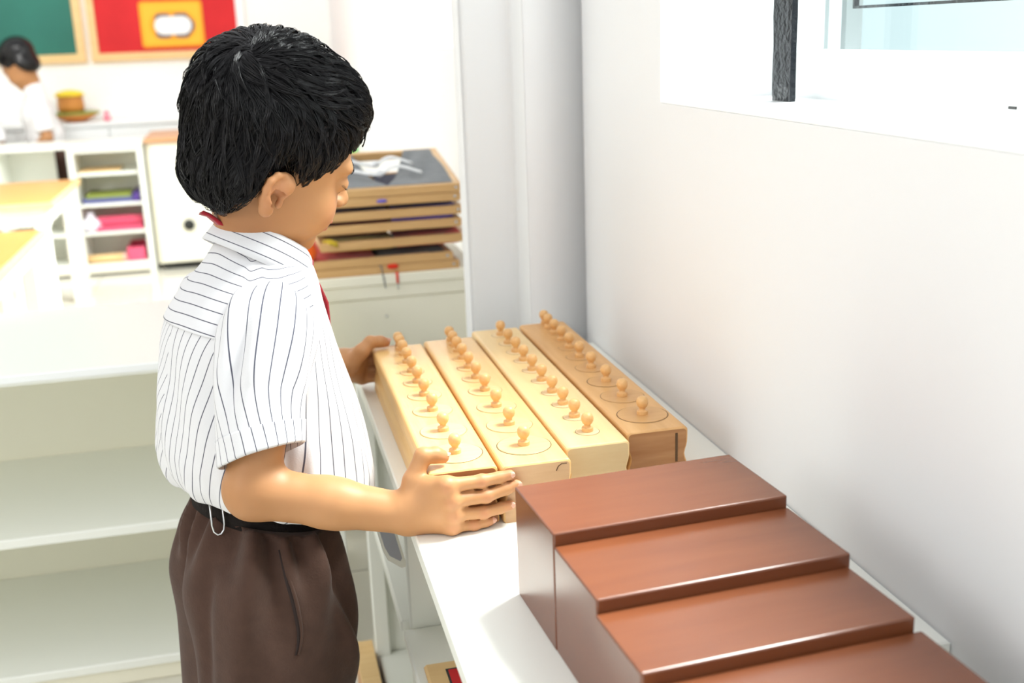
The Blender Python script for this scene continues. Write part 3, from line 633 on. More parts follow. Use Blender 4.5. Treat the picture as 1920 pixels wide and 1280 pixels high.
# ------------------------------------------------------------------ head, in its own frame (x forward, y left, z up)
HO = np.array([-.1735, .4345, .9050]); HM = rotm(math.radians(24), math.radians(20), math.radians(11)); HS = .95
def H(p): return HO+HS*(HM@np.array(p, float))
def head_prims():
    L = [El((-.013, 0, .040), (.084, .068, .076), .01), El((.022, 0, .034), (.058, .060, .056), .02), El((.036, 0, -.024), (.046, .052, .058), .022),
         El((.030, 0, -.060), (.042, .044, .032), .02), El((.064, 0, -.083), (.015, .017, .013), .018)]
    for s in (-1, 1):
        L += [El((.047, s*.029, -.041), (.028, .024, .028), .014), El((.067, s*.026, .013), (.013, .022, .009), .012),
              El((.086, s*.030, -.008), (.010, .014, .009), .010, sub=True), El((.0690, s*.030, -.0050), (.0122, .0145, .0105), .004)]
    L += [Rc((.080, 0, .006), (.093, 0, -.022), .0060, .0085, .010), El((.0955, 0, -.027), (.0095, .0100, .0085), .006)]
    for s in (-1, 1): L += [El((.0885, s*.0095, -.030), (.0080, .0062, .0062), .004), El((.092, s*.0055, -.0350), (.0030, .0025, .0028), .002, sub=True)]
    L += [El((.0835, 0, -.0525), (.0085, .0180, .0055), .006), El((.0810, 0, -.0620), (.0085, .0150, .0060), .006), El((.0915, 0, -.0572), (.006, .019, .0010), .003, sub=True)]
    # jaw to throat
    L += [El((.004, 0, -.040), (.044, .046, .042), .02)]
    return L
def ear_prims(s):
    # plate with rolled rim and lobe; e axes: back, up, out
    M = rotm(0, math.radians(14), 0); out = math.radians(22); es = .76
    def q(b, u, o): # ear-plane coordinates -> head frame
        b, u, o = b*es*1.22, u*es, o*es; x = -b*math.cos(out); y = s*(.0655+o*math.cos(out)+max(b, -.02)*math.sin(out)); z = u
        v = M@np.array([x, 0, z]); return np.array([v[0]-.016, y, v[2]-.032])
    rim = [(-.012, .004, .002), (-.013, .016, .003), (-.008, .026, .004), (.004, .031, .005), (.014, .027, .006), (.019, .016, .006), (.018, .003, .005), (.013, -.010, .004), (.007, -.019, .003)]
    L = [Rc(q(-.004, .020, .000), q(.006, -.008, 0), .013, .010, .004)]
    P = [q(*r) for r in rim]
    A = [Rc(P[i], P[i+1], .0036, .0036, .0030) for i in range(len(P)-1)]
    A += [El(q(.001, -.0215, .0035), (.0085, .0045, .0085), .004), El(q(-.0125, -.006, .003), (.0042, .0040, .0060), .003), El(q(.002, -.0125, .0045), (.0065, .003, .0030), .003),
          Rc(q(.010, .018, .004), q(.010, -.004, .004), .0028, .0026, .003), Rc(q(.010, .018, .004), q(.000, .022, .003), .0028, .002, .003)]
    A += [El(q(-.001, .000, .0080), (.0100, .0070, .0105), .003, sub=True), El(q(-.004, -.002, .001), (.0042, .008, .0045), .003, sub=True)]
    return L+A
HEADP = [p.xf(HO, HM, HS) for p in head_prims()]
EARP = [p.xf(HO, HM, HS) for s in (-1, 1) for p in ear_prims(s)]

# ------------------------------------------------------------------ torso, arms, hands, legs (world frame)
TY = math.radians(22); tf = np.array([math.cos(TY), math.sin(TY), 0]); tl = np.array([-math.sin(TY), math.cos(TY), 0])
PB = np.array([-.212, .432, 0])
def T3(f, l, z): return PB+tf*f+tl*l+np.array([0, 0, z])
TM = rotm(TY)
neck0 = H((-.020, 0, -.040)); neck1 = T3(.018, 0, .760)
torso = [El(T3(.0, 0, .70), (.062, .088, .085), .03, TM), El(T3(.012, 0, .60), (.066, .080, .095), .03, TM), El(T3(-.006, 0, .500), (.056, .074, .060), .03, TM),
         Rc(T3(-.01, -.060, .722), T3(-.01, .060, .722), .030, .030, .03)]
neck = [Rc(neck0, neck1, .0360, .0400, .02)]
legs = []
for s, dx in ((-1, 0), (1, .0)):
    hip = T3(-.018, s*.046, .45); knee = T3(.004, s*.052, .262); ank = T3(-.014, s*.052, .060); toe = T3(.070, s*.058, .022)
    legs += [Rc(hip, knee, .047, .037, .02), Rc(knee, ank, .037, .024, .012), El((knee+ank)/2+np.array([-.010, 0, .03]), (.033, .032, .055), .015), Rc(ank, toe, .024, .018, .012)]
SH = np.array([-.196, .336, .728]); ELB = np.array([-.2240, .287, .5985]); WR = np.array([-.0830, .2560, .5690])
arm = [Rc(SH, ELB+np.array([.002, 0, .012]), .0310, .0255, .02), El(ELB+np.array([.001, 0, .000]), (.0265, .0260, .0270), .012), Rc(ELB, ELB+(WR-ELB)*.55, .0262, .0232, .012), Rc(ELB+(WR-ELB)*.5, WR, .0238, .0198, .012)]
MC = np.array([[-.0440, .2325, .6020], [-.0405, .2305, .5872], [-.0390, .2315, .5728], [-.0400, .2350, .5590]])
FG = [[(-.0080, .2365, .6010), (.0095, .2395, .6010), (.0210, .2398, .6024)], [(-.0044, .2345, .5856), (.0158, .2378, .5890), (.0275, .2385, .5918)],
      [(-.0077, .2345, .5690), (.0097, .2383, .5696), (.0200, .2395, .5708)], [(-.0169, .2375, .5563), (-.0057, .2392, .5566), (.0006, .2402, .5570)]]
FR_ = [(.0076, .0064, .0057, .0052), (.0076, .0064, .0057, .0052), (.0072, .0061, .0055, .0050), (.0066, .0056, .0050, .0046)]
def hand(MC, FG, R, wr, thumb, tr, palmk=.010):
    palm = []; ctr = (MC.mean(0)+wr)/2
    for i in range(4):
        a = wr+(MC[i]-MC.mean(0))*.55; palm.append(Rc(a, MC[i], .0115 if i in (1, 2) else .0105, .0082, .010))
    palm.append(Rc(wr, ctr, .0180, .0125, .012))
    G = []
    for i in range(4):
        j = [MC[i]]+[np.array(q) for q in FG[i]]; G.append(Group([Rc(j[k], j[k+1], R[i][k], R[i][k+1], .003) for k in range(3)]+[El(j[1], R[i][1]*1.07, .002)], .0012))
    for i in range(1, 4): G[i].k = .0008
    th = Group([Rc(thumb[k], thumb[k+1], tr[k], tr[k+1], .004) for k in range(len(thumb)-1)], .008)
    return palm, G, th
TH = [np.array(q) for q in ((-.0765, .2530, .5830), (-.0715, .2570, .6020), (-.0600, .2610, .6245), (-.0475, .2635, .6228), (-.0400, .2650, .6195))]
palmR, fingR, thR = hand(MC, FG, FR_, WR+np.array([.006, -.002, .002]), TH, (.0120, .0098, .0080, .0078, .0066))
palmR += [El(m_+np.array([.001, -.0022, .0008]), (.0085, .0080, .0080), .006) for m_ in MC]
palmR.append(Rc(TH[1], MC[0]+np.array([.002, .004, -.002]), .0075, .0075, .010))
# left arm reaches behind the chest to the far end of the block
SHL = T3(-.006, .092, .728); ELL = np.array([-.175, .660, .615]); WRL = np.array([-.098, .722, .590])
MCL = np.array([[-.072, .742, .600], [-.070, .745, .587], [-.070, .745, .574], [-.073, .742, .562]])
FGL = [[(-.045, .7345, .603), (-.028, .7315, .602), (-.016, .7310, .601)], [(-.043, .7365, .589), (-.024, .7335, .588), (-.011, .7320, .587)], [(-.045, .7365, .575), (-.028, .7335, .574), (-.017, .7320, .573)], [(-.052, .7345, .5635), (-.040, .7320, .563), (-.032, .7310, .5625)]]
THL = [np.array(q) for q in ((-.088, .708, .596), (-.074, .704, .612), (-.061, .710, .6225), (-.0470, .714, .6205), (-.0395, .7155, .6185))]
palmL, fingL, thL = hand(MCL, FGL, FR_, WRL, THL, (.0120, .0098, .0080, .0076, .0062))
palmL.append(Rc(THL[1], MCL[0], .0075, .0075, .010))
armL = [Rc(SHL, ELL, .0310, .0255, .02), El(ELL, .026, .012), Rc(ELL, WRL, .0255, .0195, .012)]
thR.k = .0045; thL.k = .0045
FR = [Group(fingR+[], .004), Group(fingL+[], .004)]
BODY = HEADP+EARP+neck+torso+legs+arm+palmR+[FR[0], thR]+armL+palmL+[FR[1], thL]

BOY = empty('person', (PB[0], PB[1], 0), 'boy in striped white shirt and brown shorts holding the leftmost knobbed block', 'person')
V, F = surface(BODY, .0019, (-.36, .20, .0), (.06, .80, 1.03)); V = relax(V, F, 2)
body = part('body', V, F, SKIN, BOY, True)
def hl(P): return ((P-HO)@HM)/HS           # world -> head frame
q = hl(V); lipd = np.minimum(El((.086, 0, -.0525), (.010, .0185, .0052)).d(q), El((.083, 0, -.0620), (.010, .0155, .0058)).d(q)); fl = np.clip(1-lipd/.0025, 0, 1)*.8
for j in [np.array(f[2]) for f in FG+FGL]+[TH[-1], THL[-1]]: fl = np.maximum(fl, .30*np.clip(1-np.linalg.norm(V-j, axis=1)/.012, 0, 1))
for j in list(MC)+[np.array(f[0]) for f in FG]: fl = np.maximum(fl, .28*np.clip(1-np.linalg.norm(V-j-np.array([0, -.007, .001]), axis=1)/.009, 0, 1))
earc = np.array([-.018, -.072, -.028]); fl = np.maximum(fl, .25*np.clip(1-np.linalg.norm(q-earc, axis=1)/.03, 0, 1))
fl = np.maximum(fl, .22*np.clip(1-np.linalg.norm(q-np.array([.068, -.038, -.040]), axis=1)/.03, 0, 1))
vattr(body, 'flush', fl)
dn = .8*np.clip(1-np.abs(q[:, 2]+.080)/.06, 0, 1)*np.clip((.05-q[:, 0])/.05, 0, 1)+.5*np.clip(1-np.linalg.norm(V-ELB, axis=1)/.07, 0, 1)  # neck term paints the shade under the jaw; elbow term is darker skin
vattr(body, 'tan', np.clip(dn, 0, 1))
NAIL = mat('pink_fingernail', (.60, .33, .23), .3, .4)
def nail(c, d, n, w, l):
    d = np.array(d, float); d /= np.linalg.norm(d); n = np.array(n, float); n -= d*(n@d); n /= np.linalg.norm(n); b = np.cross(n, d); V = []; F = []; nu, nv = 7, 6
    for s in (0, -1):
        for i in range(nu):
            for j in range(nv):
                u = (i/(nu-1)-.5)*2; v = (j/(nv-1)-.5)*2; e = math.sqrt(max(0, 1-.55*v**4)); V.append(np.array(c)+b*u*w*e+d*v*l*math.sqrt(1-.35*u*u)-n*(u*u*w*.42)+n*s*.0008)
    m_ = nu*nv
    for i in range(nu-1):
        for j in range(nv-1): k = i*nv+j; F += [(k, k+nv, k+nv+1, k+1), (m_+k, m_+k+1, m_+k+nv+1, m_+k+nv)]
    return part('fingernail', V, F, NAIL, body, True)
for i in range(4):
    a, b = np.array(FG[i][1]), np.array(FG[i][2]); d = (b-a)/np.linalg.norm(b-a); n = np.array([.10, -1, .25])
    n = n-d*(n@d); n /= np.linalg.norm(n); nail(b+d*.0006+n*(FR_[i][3]*.96), d, n, .0031, .0040)
for Tt in (TH, THL):
    d = (Tt[-1]-Tt[-2]); d /= np.linalg.norm(d); n = np.array([-.1, -.30, 1]); n = n-d*(n@d); n /= np.linalg.norm(n); nail(Tt[-1]+d*.001+n*.0062, d, n, .0042, .0050)
# eyes, brows and lashes
EYEW = mat('eye_white', (.80, .78, .76), .15, .6); IRIS = mat('dark_brown_iris', (.03, .012, .006), .1, .6)
def head_local_part(name, V, F, m, parent=BOY, smooth=True): return part(name, HO+HS*(np.asarray(V)@HM.T), F, m, parent, smooth)
for s in (-1, 1):
    c = np.array([.0632, s*.030, -.0085]); V, F = lathe([(.0120*math.sin(a), -.0120*math.cos(a)) for a in np.linspace(.05, math.pi-.05, 12)], 18); V = np.array(V)+c
    e = head_local_part('eye', V, F, EYEW)
    g = np.array([.80, 0, -.60]); V, F = lathe([(.0064, 0), (.0060, .0010), (.0035, .0020), (.0004, .0024)], 16); V = np.array(V)
    b = np.array([0, 1, 0]); a_ = np.cross(b, g); V = c+V[:, :1]*a_+V[:, 1:2]*b+(V[:, 2:]+.0104)*g; head_local_part('iris', V, F, IRIS, e)
    # upper lid shell over the upper part of the eyeball (looking down)
    V = []; F = []; nu, nv = 14, 8
    for i in range(nu):
        for j in range(nv):
            az = math.radians(-78+156*i/(nu-1)); el = math.radians(62-(74-22*abs(2*i/(nu-1)-1)**2)*j/(nv-1)); r = .01340-.0006*(j/(nv-1)); V.append(c+np.array([.0, 0, .0012])+r*np.array([math.cos(el)*math.cos(az), math.cos(el)*math.sin(az), math.sin(el)]))
    for i in range(nu-1):
        for j in range(nv-1): k = i*nv+j; F.append((k, k+1, k+nv+1, k+nv))
    V = np.array(V); lid = head_local_part('eyelid', V, F, SKIN); vattr(lid, 'flush', np.full(len(V), .15)); vattr(lid, 'tan', np.full(len(V), .35))
    ms = []
    for i in np.linspace(.5, nu-1.5, 26):
        i0 = int(i); f_ = i-i0; p = V[i0*nv+nv-1]*(1-f_)+V[(i0+1)*nv+nv-1]*f_; o_ = p-c; o_ /= np.linalg.norm(o_); ms.append(tube([p, p+o_*.003+np.array([0, 0, -.0008]), p+o_*.006+np.array([0, 0, .0004])], [.00035, .00028, .0001], 3))
    V_, F_ = merge(*ms); head_local_part('eyelashes', V_, F_, HAIR)
    ms = []
    rs = np.random.RandomState(5)
    for t in np.linspace(0, 1, 46):
        for rr in range(2):
            y = s*(.014+.034*t); z = .0155+.007*math.sin(math.pi*min(1, t*1.1))-.005*t+rs.uniform(-.0018, .0018); P0 = np.array([.090, y, z])
            for _ in range(10):
                dd = fold(head_prims(), P0[None])[0]; P0 = P0-np.array([1, s*.45, 0])/1.1*dd*.9
            ms.append(tube([P0+np.array([-.0002, 0, 0]), P0+np.array([.0002, s*.0025, .0006]), P0+np.array([-.0006-.002*t, s*.0052, .0002-.001*t])], [.0002, .00018, .0001], 3))
    V_, F_ = merge(*ms); head_local_part('eyebrow', V_, F_, HAIR)

# ------------------------------------------------------------------ hair: a cap that follows the skull plus individual strands in locks
HLX = np.array([-.15, -.090, -.066, -.054, -.046, -.041, -.036, -.031, -.008, .002, .012, .024, .031, .038, .049, .060, .072, .100])
HLZ = np.array([-.080, -.080, -.080, -.078, -.074, -.066, -.045, -.012, -.008, -.014, -.034, -.046, -.030, -.004, .024, .044, .052, .054])
def hairline(x): return np.interp(x, HLX, HLZ)
HV = [El((-.014, 0, .046), (.095, .079, .082), .02), El((.022, .0, .054), (.056, .068, .056), .02), El((-.037, 0, -.018), (.054, .070, .062), .02), El((.044, -.004, .062), (.034, .054, .039), .02)]
def hair_d(P):          # head frame
    d = fold(HV, P); z = P[:, 2]-hairline(P[:, 0]); th = np.clip(.0075-z*.25, 0, .0075)
    th = np.where(P[:, 0] > .04, th*.4, th)
    return d+th
def hair_cap(P, d): q = hl(P); return np.maximum(hair_d(q), (hairline(q[:, 0])-q[:, 2])*.6)*HS
V, F = surface([El(HO, .14, .01)], .0026, HO-.13, HO+.135, 12, lambda P, d: hair_cap(P, d)); V = relax(V, F, 2); V = V-normals(V, F)*.0012
NS = 19000; rs = np.random.RandomState(3); NL = 1500
def grad(P):
    e = 8e-4; g = np.stack([hair_d(P+np.eye(3)[a]*e)-hair_d(P-np.eye(3)[a]*e) for a in range(3)], 1); return g/(np.linalg.norm(g, axis=1)[:, None]+1e-9)
def project(P, off, it=4):
    for _ in range(it): P = P-grad(P)*(hair_d(P)-off)[:, None]*.9
    return P
# roots spread over the scalp
D = rs.randn(60000, 3); D /= np.linalg.norm(D, axis=1)[:, None]; P = np.array([-.005, 0, .03])+D*np.array([.1, .085, .09]); P = project(P, np.full(len(P), -.001), 6)
ok = P[:, 2] > hairline(P[:, 0])+.001; P = P[ok]; wd = np.linalg.norm(P-np.array([-.058, -.022, .118]), axis=1); pk_ = rs.rand(len(P)) < .30+.70*np.exp(-(wd/.035)**2)*1.0; P = P[pk_][:NS]; NS = len(P)
locks = P[rs.choice(NS, NL, False)]
lid = np.empty(NS, int)
for i in range(0, NS, 2500): lid[i:i+2500] = ((P[i:i+2500, None]-locks[None])**2).sum(2).argmin(1)
WH = np.array([-.078, -.032, .102])
lang = rs.uniform(-.40, .40, NL); lcur = rs.uniform(-.7, .7, NL); llen = rs.uniform(.75, 1.25, NL); loff = rs.uniform(.0, .0065, NL)
nseg = 8; X = np.zeros((nseg, NS, 3)); X[0] = P; C = locks[lid]-P
cur = P.copy(); cen = locks.copy(); cenp = [cen]
def flow(Q, ang):
    n = grad(Q); d = Q-WH; d /= np.linalg.norm(d, axis=1)[:, None]+.004
    fr = np.clip((Q[:, 0]-.0)/.06, 0, 1)[:, None]; side = np.clip((.075-Q[:, 2])/.05, 0, 1)[:, None]
    d = d+np.array([.55, -.10, -.20])*fr*(1-side)+np.array([.0, 0, -1.15])*side+np.array([-.45, 0, 0])*side*np.clip((.02-Q[:, 0])/.03, 0, 1)[:, None]*.6
    d -= n*(d*n).sum(1)[:, None]; d /= np.linalg.norm(d, axis=1)[:, None]+1e-9; b = np.cross(n, d)
    d = d*np.cos(ang)[:, None]+b*np.sin(ang)[:, None]; return d, n
step = .0062
offs = [np.full(NL, -.0008)]
for k in range(1, nseg):
    d, n = flow(cen, lang+lcur*k/nseg+1.0*np.exp(-np.linalg.norm(cen-WH, axis=1)/.04)); nxt = cen+d*(step*llen)[:, None]
    o_ = -.0005+loff*math.sin(math.pi*k/(nseg-1)*.85)+.0010*(k/(nseg-1)); nxt = project(nxt, o_, 2)
    low = nxt[:, 2] < hairline(nxt[:, 0])+np.where(nxt[:, 0] > .045, -.012, -.0025); nxt = np.where(low[:, None], cen+(nxt-cen)*.05, nxt); cen = nxt; cenp.append(cen)
rel = P-locks[lid]
for k in range(1, nseg):
    t = k/(nseg-1); w = (1-t)**.8*.9+.10; X[k] = cenp[k][lid]+rel*w+rs.normal(0, .00025, (NS, 3))*t*2
    hd = hair_d(X[k]); n = grad(X[k]); X[k] -= n*np.clip(hd-.0070, 0, 1)[:, None]; X[k] -= n*np.clip(hd+.0012, -1, 0)[:, None]
def strands(X, r0, r1):
    k, n, _ = X.shape; T = np.gradient(X, axis=0); T /= np.linalg.norm(T, axis=2)[..., None]+1e-9
    up = np.array([.3, .5, .81]); A = np.cross(T, up); A /= np.linalg.norm(A, axis=2)[..., None]+1e-9; B = np.cross(T, A); rad = np.linspace(r0, r1, k)[:, None, None]**1
    ring = [X+rad*(math.cos(a)*A+math.sin(a)*B) for a in (0, 2.0944, 4.1888)]; V = np.stack(ring, 2).transpose(1, 0, 2, 3).reshape(-1, 3)
    base = (np.arange(n)*k*3)[:, None, None]; kk = (np.arange(k-1)*3)[None, :, None]; j = np.arange(3)[None, None]; a = base+kk+j; b = base+kk+(j+1) % 3
    return V, np.stack([a, b, b+3, a+3], -1).reshape(-1, 4)
Vs, Fs = strands(X, .00042, .00016)
Vs = HO+HS*(Vs@HM.T)
hair = part('hair', np.concatenate([V, Vs]), np.concatenate([F, Fs+len(V)]), HAIR, BOY, True)

# ------------------------------------------------------------------ clothes
def stripe_mat(name, base, line, w=.055):
    m = mat(name, base, .85, .2, bump=.08, bscale=500, sheen=.1); nt = m.node_tree; b = nt.nodes['Principled BSDF']
    uv = nt.nodes.new('ShaderNodeUVMap'); sep = nt.nodes.new('ShaderNodeSeparateXYZ'); nt.links.new(uv.outputs[0], sep.inputs[0])
    def M(op, a, v=None):
        x = nt.nodes.new('ShaderNodeMath'); x.operation = op; nt.links.new(a, x.inputs[0])
        if v is not None: x.inputs[1].default_value = v
        return x.outputs[0]
    d = M('ABSOLUTE', M('SUBTRACT', M('FRACT', sep.outputs[0]), .5))
    r = nt.nodes.new('ShaderNodeMapRange'); r.inputs[1].default_value = w*.55; r.inputs[2].default_value = w; r.inputs[3].default_value = 1; r.inputs[4].default_value = 0; nt.links.new(d, r.inputs[0])
    x = nt.nodes.new('ShaderNodeMix'); x.data_type = 'RGBA'; nt.links.new(r.outputs[0], x.inputs[0]); x.inputs[6].default_value = (*base, 1); x.inputs[7].default_value = (*line, 1)
    nt.links.new(x.outputs[2], b.inputs['Base Color']); return m
STRIPE = stripe_mat('white_striped_cotton', (.66, .655, .67), (.08, .08, .11))
PLAINS = fabric('white_cotton', (.80, .795, .80), .1)
BROWNF = fabric('brown_trouser_cloth', (.066, .035, .025), .08); BELTM = mat('black_elastic', (.009, .006, .005), .8, .2, bump=.3, bscale=300); MAROONT = fabric('maroon_tie_cloth', (.30, .012, .022))
def grid_mesh(name, P, UV, m, parent, closed_u=True, mask=None, thick=.0012):
    """P[nt, nu, 3] sheet with UV[nt, nu, 2]; per corner UV so a closed seam stays clean"""
    nt_, nu = P.shape[:2]; V = P.reshape(-1, 3); F = []; uvs = []; per = None
    nn = nu if closed_u else nu-1
    for i in range(nt_-1):
        for j in range(nn):
            if mask is not None and not mask[i, j]: continue
            j2 = (j+1) % nu; F.append((i*nu+j, i*nu+j2, (i+1)*nu+j2, (i+1)*nu+j))
            a, b, c, d = UV[i, j], UV[i, j2].copy(), UV[i+1, j2].copy(), UV[i+1, j]
            if j2 == 0: b = UV[i, -1]+(UV[i, -1]-UV[i, -2]); c = UV[i+1, -1]+(UV[i+1, -1]-UV[i+1, -2])
            uvs += [a, b, c, d]
    o = part(name, V, F, m, parent, True); l = o.data.uv_layers.new(name='UVMap'); l.data.foreach_set('uv', np.array(uvs, np.float32).ravel())
    s = o.modifiers.new('cloth', 'SOLIDIFY'); s.thickness = thick; s.offset = 0
    return o
def smooth_interp(x, xp, fp):
    """Catmull-Rom through the table"""
    xp = np.asarray(xp, float); fp = np.asarray(fp, float); m = np.gradient(fp, xp); i = np.clip(np.searchsorted(xp, x)-1, 0, len(xp)-2); h = xp[i+1]-xp[i]; t = (x-xp[i])/h
    return (2*t**3-3*t**2+1)*fp[i]+(t**3-2*t**2+t)*h*m[i]+(-2*t**3+3*t**2)*fp[i+1]+(t**3-t**2)*h*m[i+1]
# torso: s, z centre, half depth front, half depth back, half width, centre shift along facing, z tilt (front lower)
TR = np.array([
 [0.00, .5500, .074, .076, .094, -.004, -.018],
 [0.04, .5420, .096, .092, .108, -.002, -.026],
 [0.09, .5500, .109, .104, .118, .000, -.032],
 [0.16, .5720, .114, .108, .121, .000, -.030],
 [0.27, .6070, .110, .107, .118, .000, -.020],
 [0.40, .6500, .099, .102, .113, .000, -.010],
 [0.53, .6920, .086, .095, .110, .000, .000],
 [0.65, .7290, .075, .088, .111, .000, .004],
 [0.76, .7560, .066, .080, .108, .002, .006],
 [0.86, .7790, .056, .069, .094, .010, .004],
 [0.94, .7930, .049, .056, .066, .018, -.004],
 [1.00, .8000, .044, .046, .047, .022, -.018]])
NT, NU = 150, 220; sv = np.linspace(0, 1, NT); fi = np.linspace(-math.pi, math.pi, NU, endpoint=False)
z_, af, ab, bw, sh_, tl_ = [smooth_interp(sv, TR[:, 0], TR[:, i]) for i in range(1, 7)]
SS, PH = np.meshgrid(sv, fi, indexing='ij')
c_, s_ = np.cos(PH), np.sin(PH); ex_ = 1.0
cx_ = np.sign(c_)*np.abs(c_)**ex_; sx_ = np.sign(s_)*np.abs(s_)**ex_
fo = np.where(c_ > 0, af[:, None], ab[:, None])*cx_; lo_ = bw[:, None]*sx_*1.02
def bump(ph0, s0, wp, ws, slope=0.): d = PH-ph0-slope*(SS-s0); return np.exp(-(d/wp)**2-((SS-s0)/ws)**2)
rad = np.zeros_like(PH)
rad += .0022*np.sin(PH*17+2*np.sin(PH*3))*np.exp(-((SS-.05)/.10)**2) + .0012*np.sin(PH*29+SS*6)*np.exp(-((SS-.10)/.12)**2)
rad += .0090*bump(-2.25, .60, .075, .20, .25) - .0080*bump(-2.07, .58, .065, .22, .3) + .0080*bump(-1.88, .44, .07, .22, .5) - .0070*bump(-1.72, .40, .06, .2, .5) + .006*bump(-1.55, .30, .07, .16, .6)
rad += .0030*bump(-2.62, .45, .16, .25, -.3) - .0025*bump(-2.95, .40, .12, .25, -.2) + .003*bump(-.9, .35, .12, .2, .4) - .003*bump(-.68, .35, .10, .22, .4) + .003*bump(-.45, .25, .12, .2)
rad += .0014*np.sin(PH*9+SS*14)*np.exp(-((SS-.4)/.25)**2)
rn = np.sqrt(fo**2+lo_**2)+1e-9; fo = fo*(1+rad/rn); lo_ = lo_*(1+rad/rn)
zz = z_[:, None]+tl_[:, None]*c_ - .004*np.abs(s_)*np.exp(-((SS-.09)/.1)**2)
# the shoulders fall off towards the sides
zz -= .020*np.abs(sx_)**2*np.exp(-((SS-.80)/.12)**2)
P = PB+ (fo+sh_[:, None])[..., None]*tf + lo_[..., None]*tl; P = P+zz[..., None]*np.array([0, 0, 1])
sp_ = .0118
SHIRT = part('shirt', np.zeros((0, 3)), [], None, BOY)   # holder replaced just below
bpy.data.objects.remove(SHIRT)
phr = PH+math.pi/2
twist = -1.1*(SS-.75)*np.exp(-((PH+2.5)/1.0)**2)
U = (phr*.104*(1-.30*(SS-.45))+twist*.10)/sp_
YK = .735
yoke_s = YK+.035*np.cos(PH+math.pi)*0
shirt = grid_mesh('shirt', P, np.stack([U, SS], -1), STRIPE, BOY, mask=(SS <= YK+.02) | ((c_ > .30) & (SS < .97)))
# yoke over the shoulders with the stripes running across, its lower edge a real step
i0 = int(YK*NT)-1; PY = P[i0:].copy(); cen = PB+np.array([0, 0, .74]); nrm = PY-(PB+sh_[i0:, None, None]*tf); nrm[..., 2] = 0; nrm /= np.linalg.norm(nrm, axis=2)[..., None]; nrm[..., 2] = .6*np.clip((SS[i0:]-.75)*5, 0, 1); nrm /= np.linalg.norm(nrm, axis=2)[..., None]
PY += nrm*.0022
arc = np.zeros(PY.shape[:2]); arc[1:] = np.cumsum(np.linalg.norm(np.diff(PY, axis=0), axis=2), axis=0)
wave = .0014*np.sin(PH[i0:]*5)
yoke = grid_mesh('yoke', PY, np.stack([(arc+wave)/sp_+.3, SS[i0:]], -1), STRIPE, shirt, mask=c_[i0:] < .34)
# right sleeve
def sleeve(name, ax_pts, radn, hem_tilt, parent, refdir, flat=1.0, seed=0, fade=1):
    ax_pts = np.array(ax_pts, float); k = len(ax_pts); nt_, nu = 90, 96; tt = np.linspace(0, 1, nt_)
    A = np.stack([smooth_interp(tt, np.linspace(0, 1, k), ax_pts[:, i]) for i in range(3)], 1); R = smooth_interp(tt, np.linspace(0, 1, len(radn)), np.array(radn))
    T = np.gradient(A, axis=0); T /= np.linalg.norm(T, axis=1)[:, None]; r_ = np.array(refdir, float)
    E1 = r_-T*(T@r_)[:, None]; E1 /= np.linalg.norm(E1, axis=1)[:, None]; E2 = np.cross(T, E1); an = np.linspace(-math.pi, math.pi, nu, endpoint=False)
    TT, AA = np.meshgrid(tt, an, indexing='ij'); rs = np.random.RandomState(seed)
    d = .0060*np.exp(-((AA-2.35-.6*(TT-.4))/.20)**2-((TT-.42)/.28)**2)*fade - .0080*np.exp(-((AA-2.02-.7*(TT-.4))/.17)**2-((TT-.42)/.26)**2) + .0050*np.exp(-((AA-1.68-.8*(TT-.45))/.18)**2-((TT-.5)/.25)**2)
    d += -.0025*np.exp(-((AA+2.75)/.25)**2-((TT-.5)/.3)**2)+.0016*np.sin(AA*6+TT*7)*np.sin(math.pi*TT)+.0012*np.sin(AA*4+1)*TT**3
    rr = R[:, None]+d; P = A[:, None]+rr[..., None]*(np.cos(AA)[..., None]*E1[:, None]+flat*np.sin(AA)[..., None]*E2[:, None])
    P = P+(TT**2)[..., None]*(np.cos(AA)*hem_tilt[0]+np.sin(AA)*hem_tilt[1])[..., None]*T[:, None]
    U = (AA*np.mean(radn)*(1+.0*TT)+.006*np.sin(TT*5+AA)+.010*(TT-.5))/sp_
    o = grid_mesh(name, P, np.stack([U, TT], -1), STRIPE, parent)
    # hem band, folded over
    i1 = int(nt_*.86); PH_ = P[i1:]+(P[i1:]-A[i1:, None])*.018; PH_ = np.concatenate([PH_, (A[-1]+(P[-1]-A[-1])*.985)[None]+T[-1]*.0012, (A[-1]+(P[-1]-A[-1])*.97)[None]-T[-1]*.012])
    Uh = np.concatenate([U[i1:], U[-1:], U[-1:]]); grid_mesh('sleeve_hem', PH_, np.stack([Uh+.12, np.zeros_like(Uh)], -1), STRIPE, o)
    return o
SLV = sleeve('sleeve', [SH+np.array([.010, .060, .030]), SH+np.array([.000, .008, .006]), SH+np.array([-.012, -.020, -.044]), (-.2125, .2905, .634)], [.030, .0470, .0465, .0430, .0400], (-.011, .0), shirt, (1, 0, 0), 1.0)
SLL = sleeve('sleeve', [SHL+np.array([.022, -.058, .026]), SHL+np.array([.001, -.006, .004]), SHL+(ELL-SHL)*.35, SHL+(ELL-SHL)*.70], [.028, .045, .045, .042], (-.003, 0), shirt, (1, 0, 0), 1.0, 2)
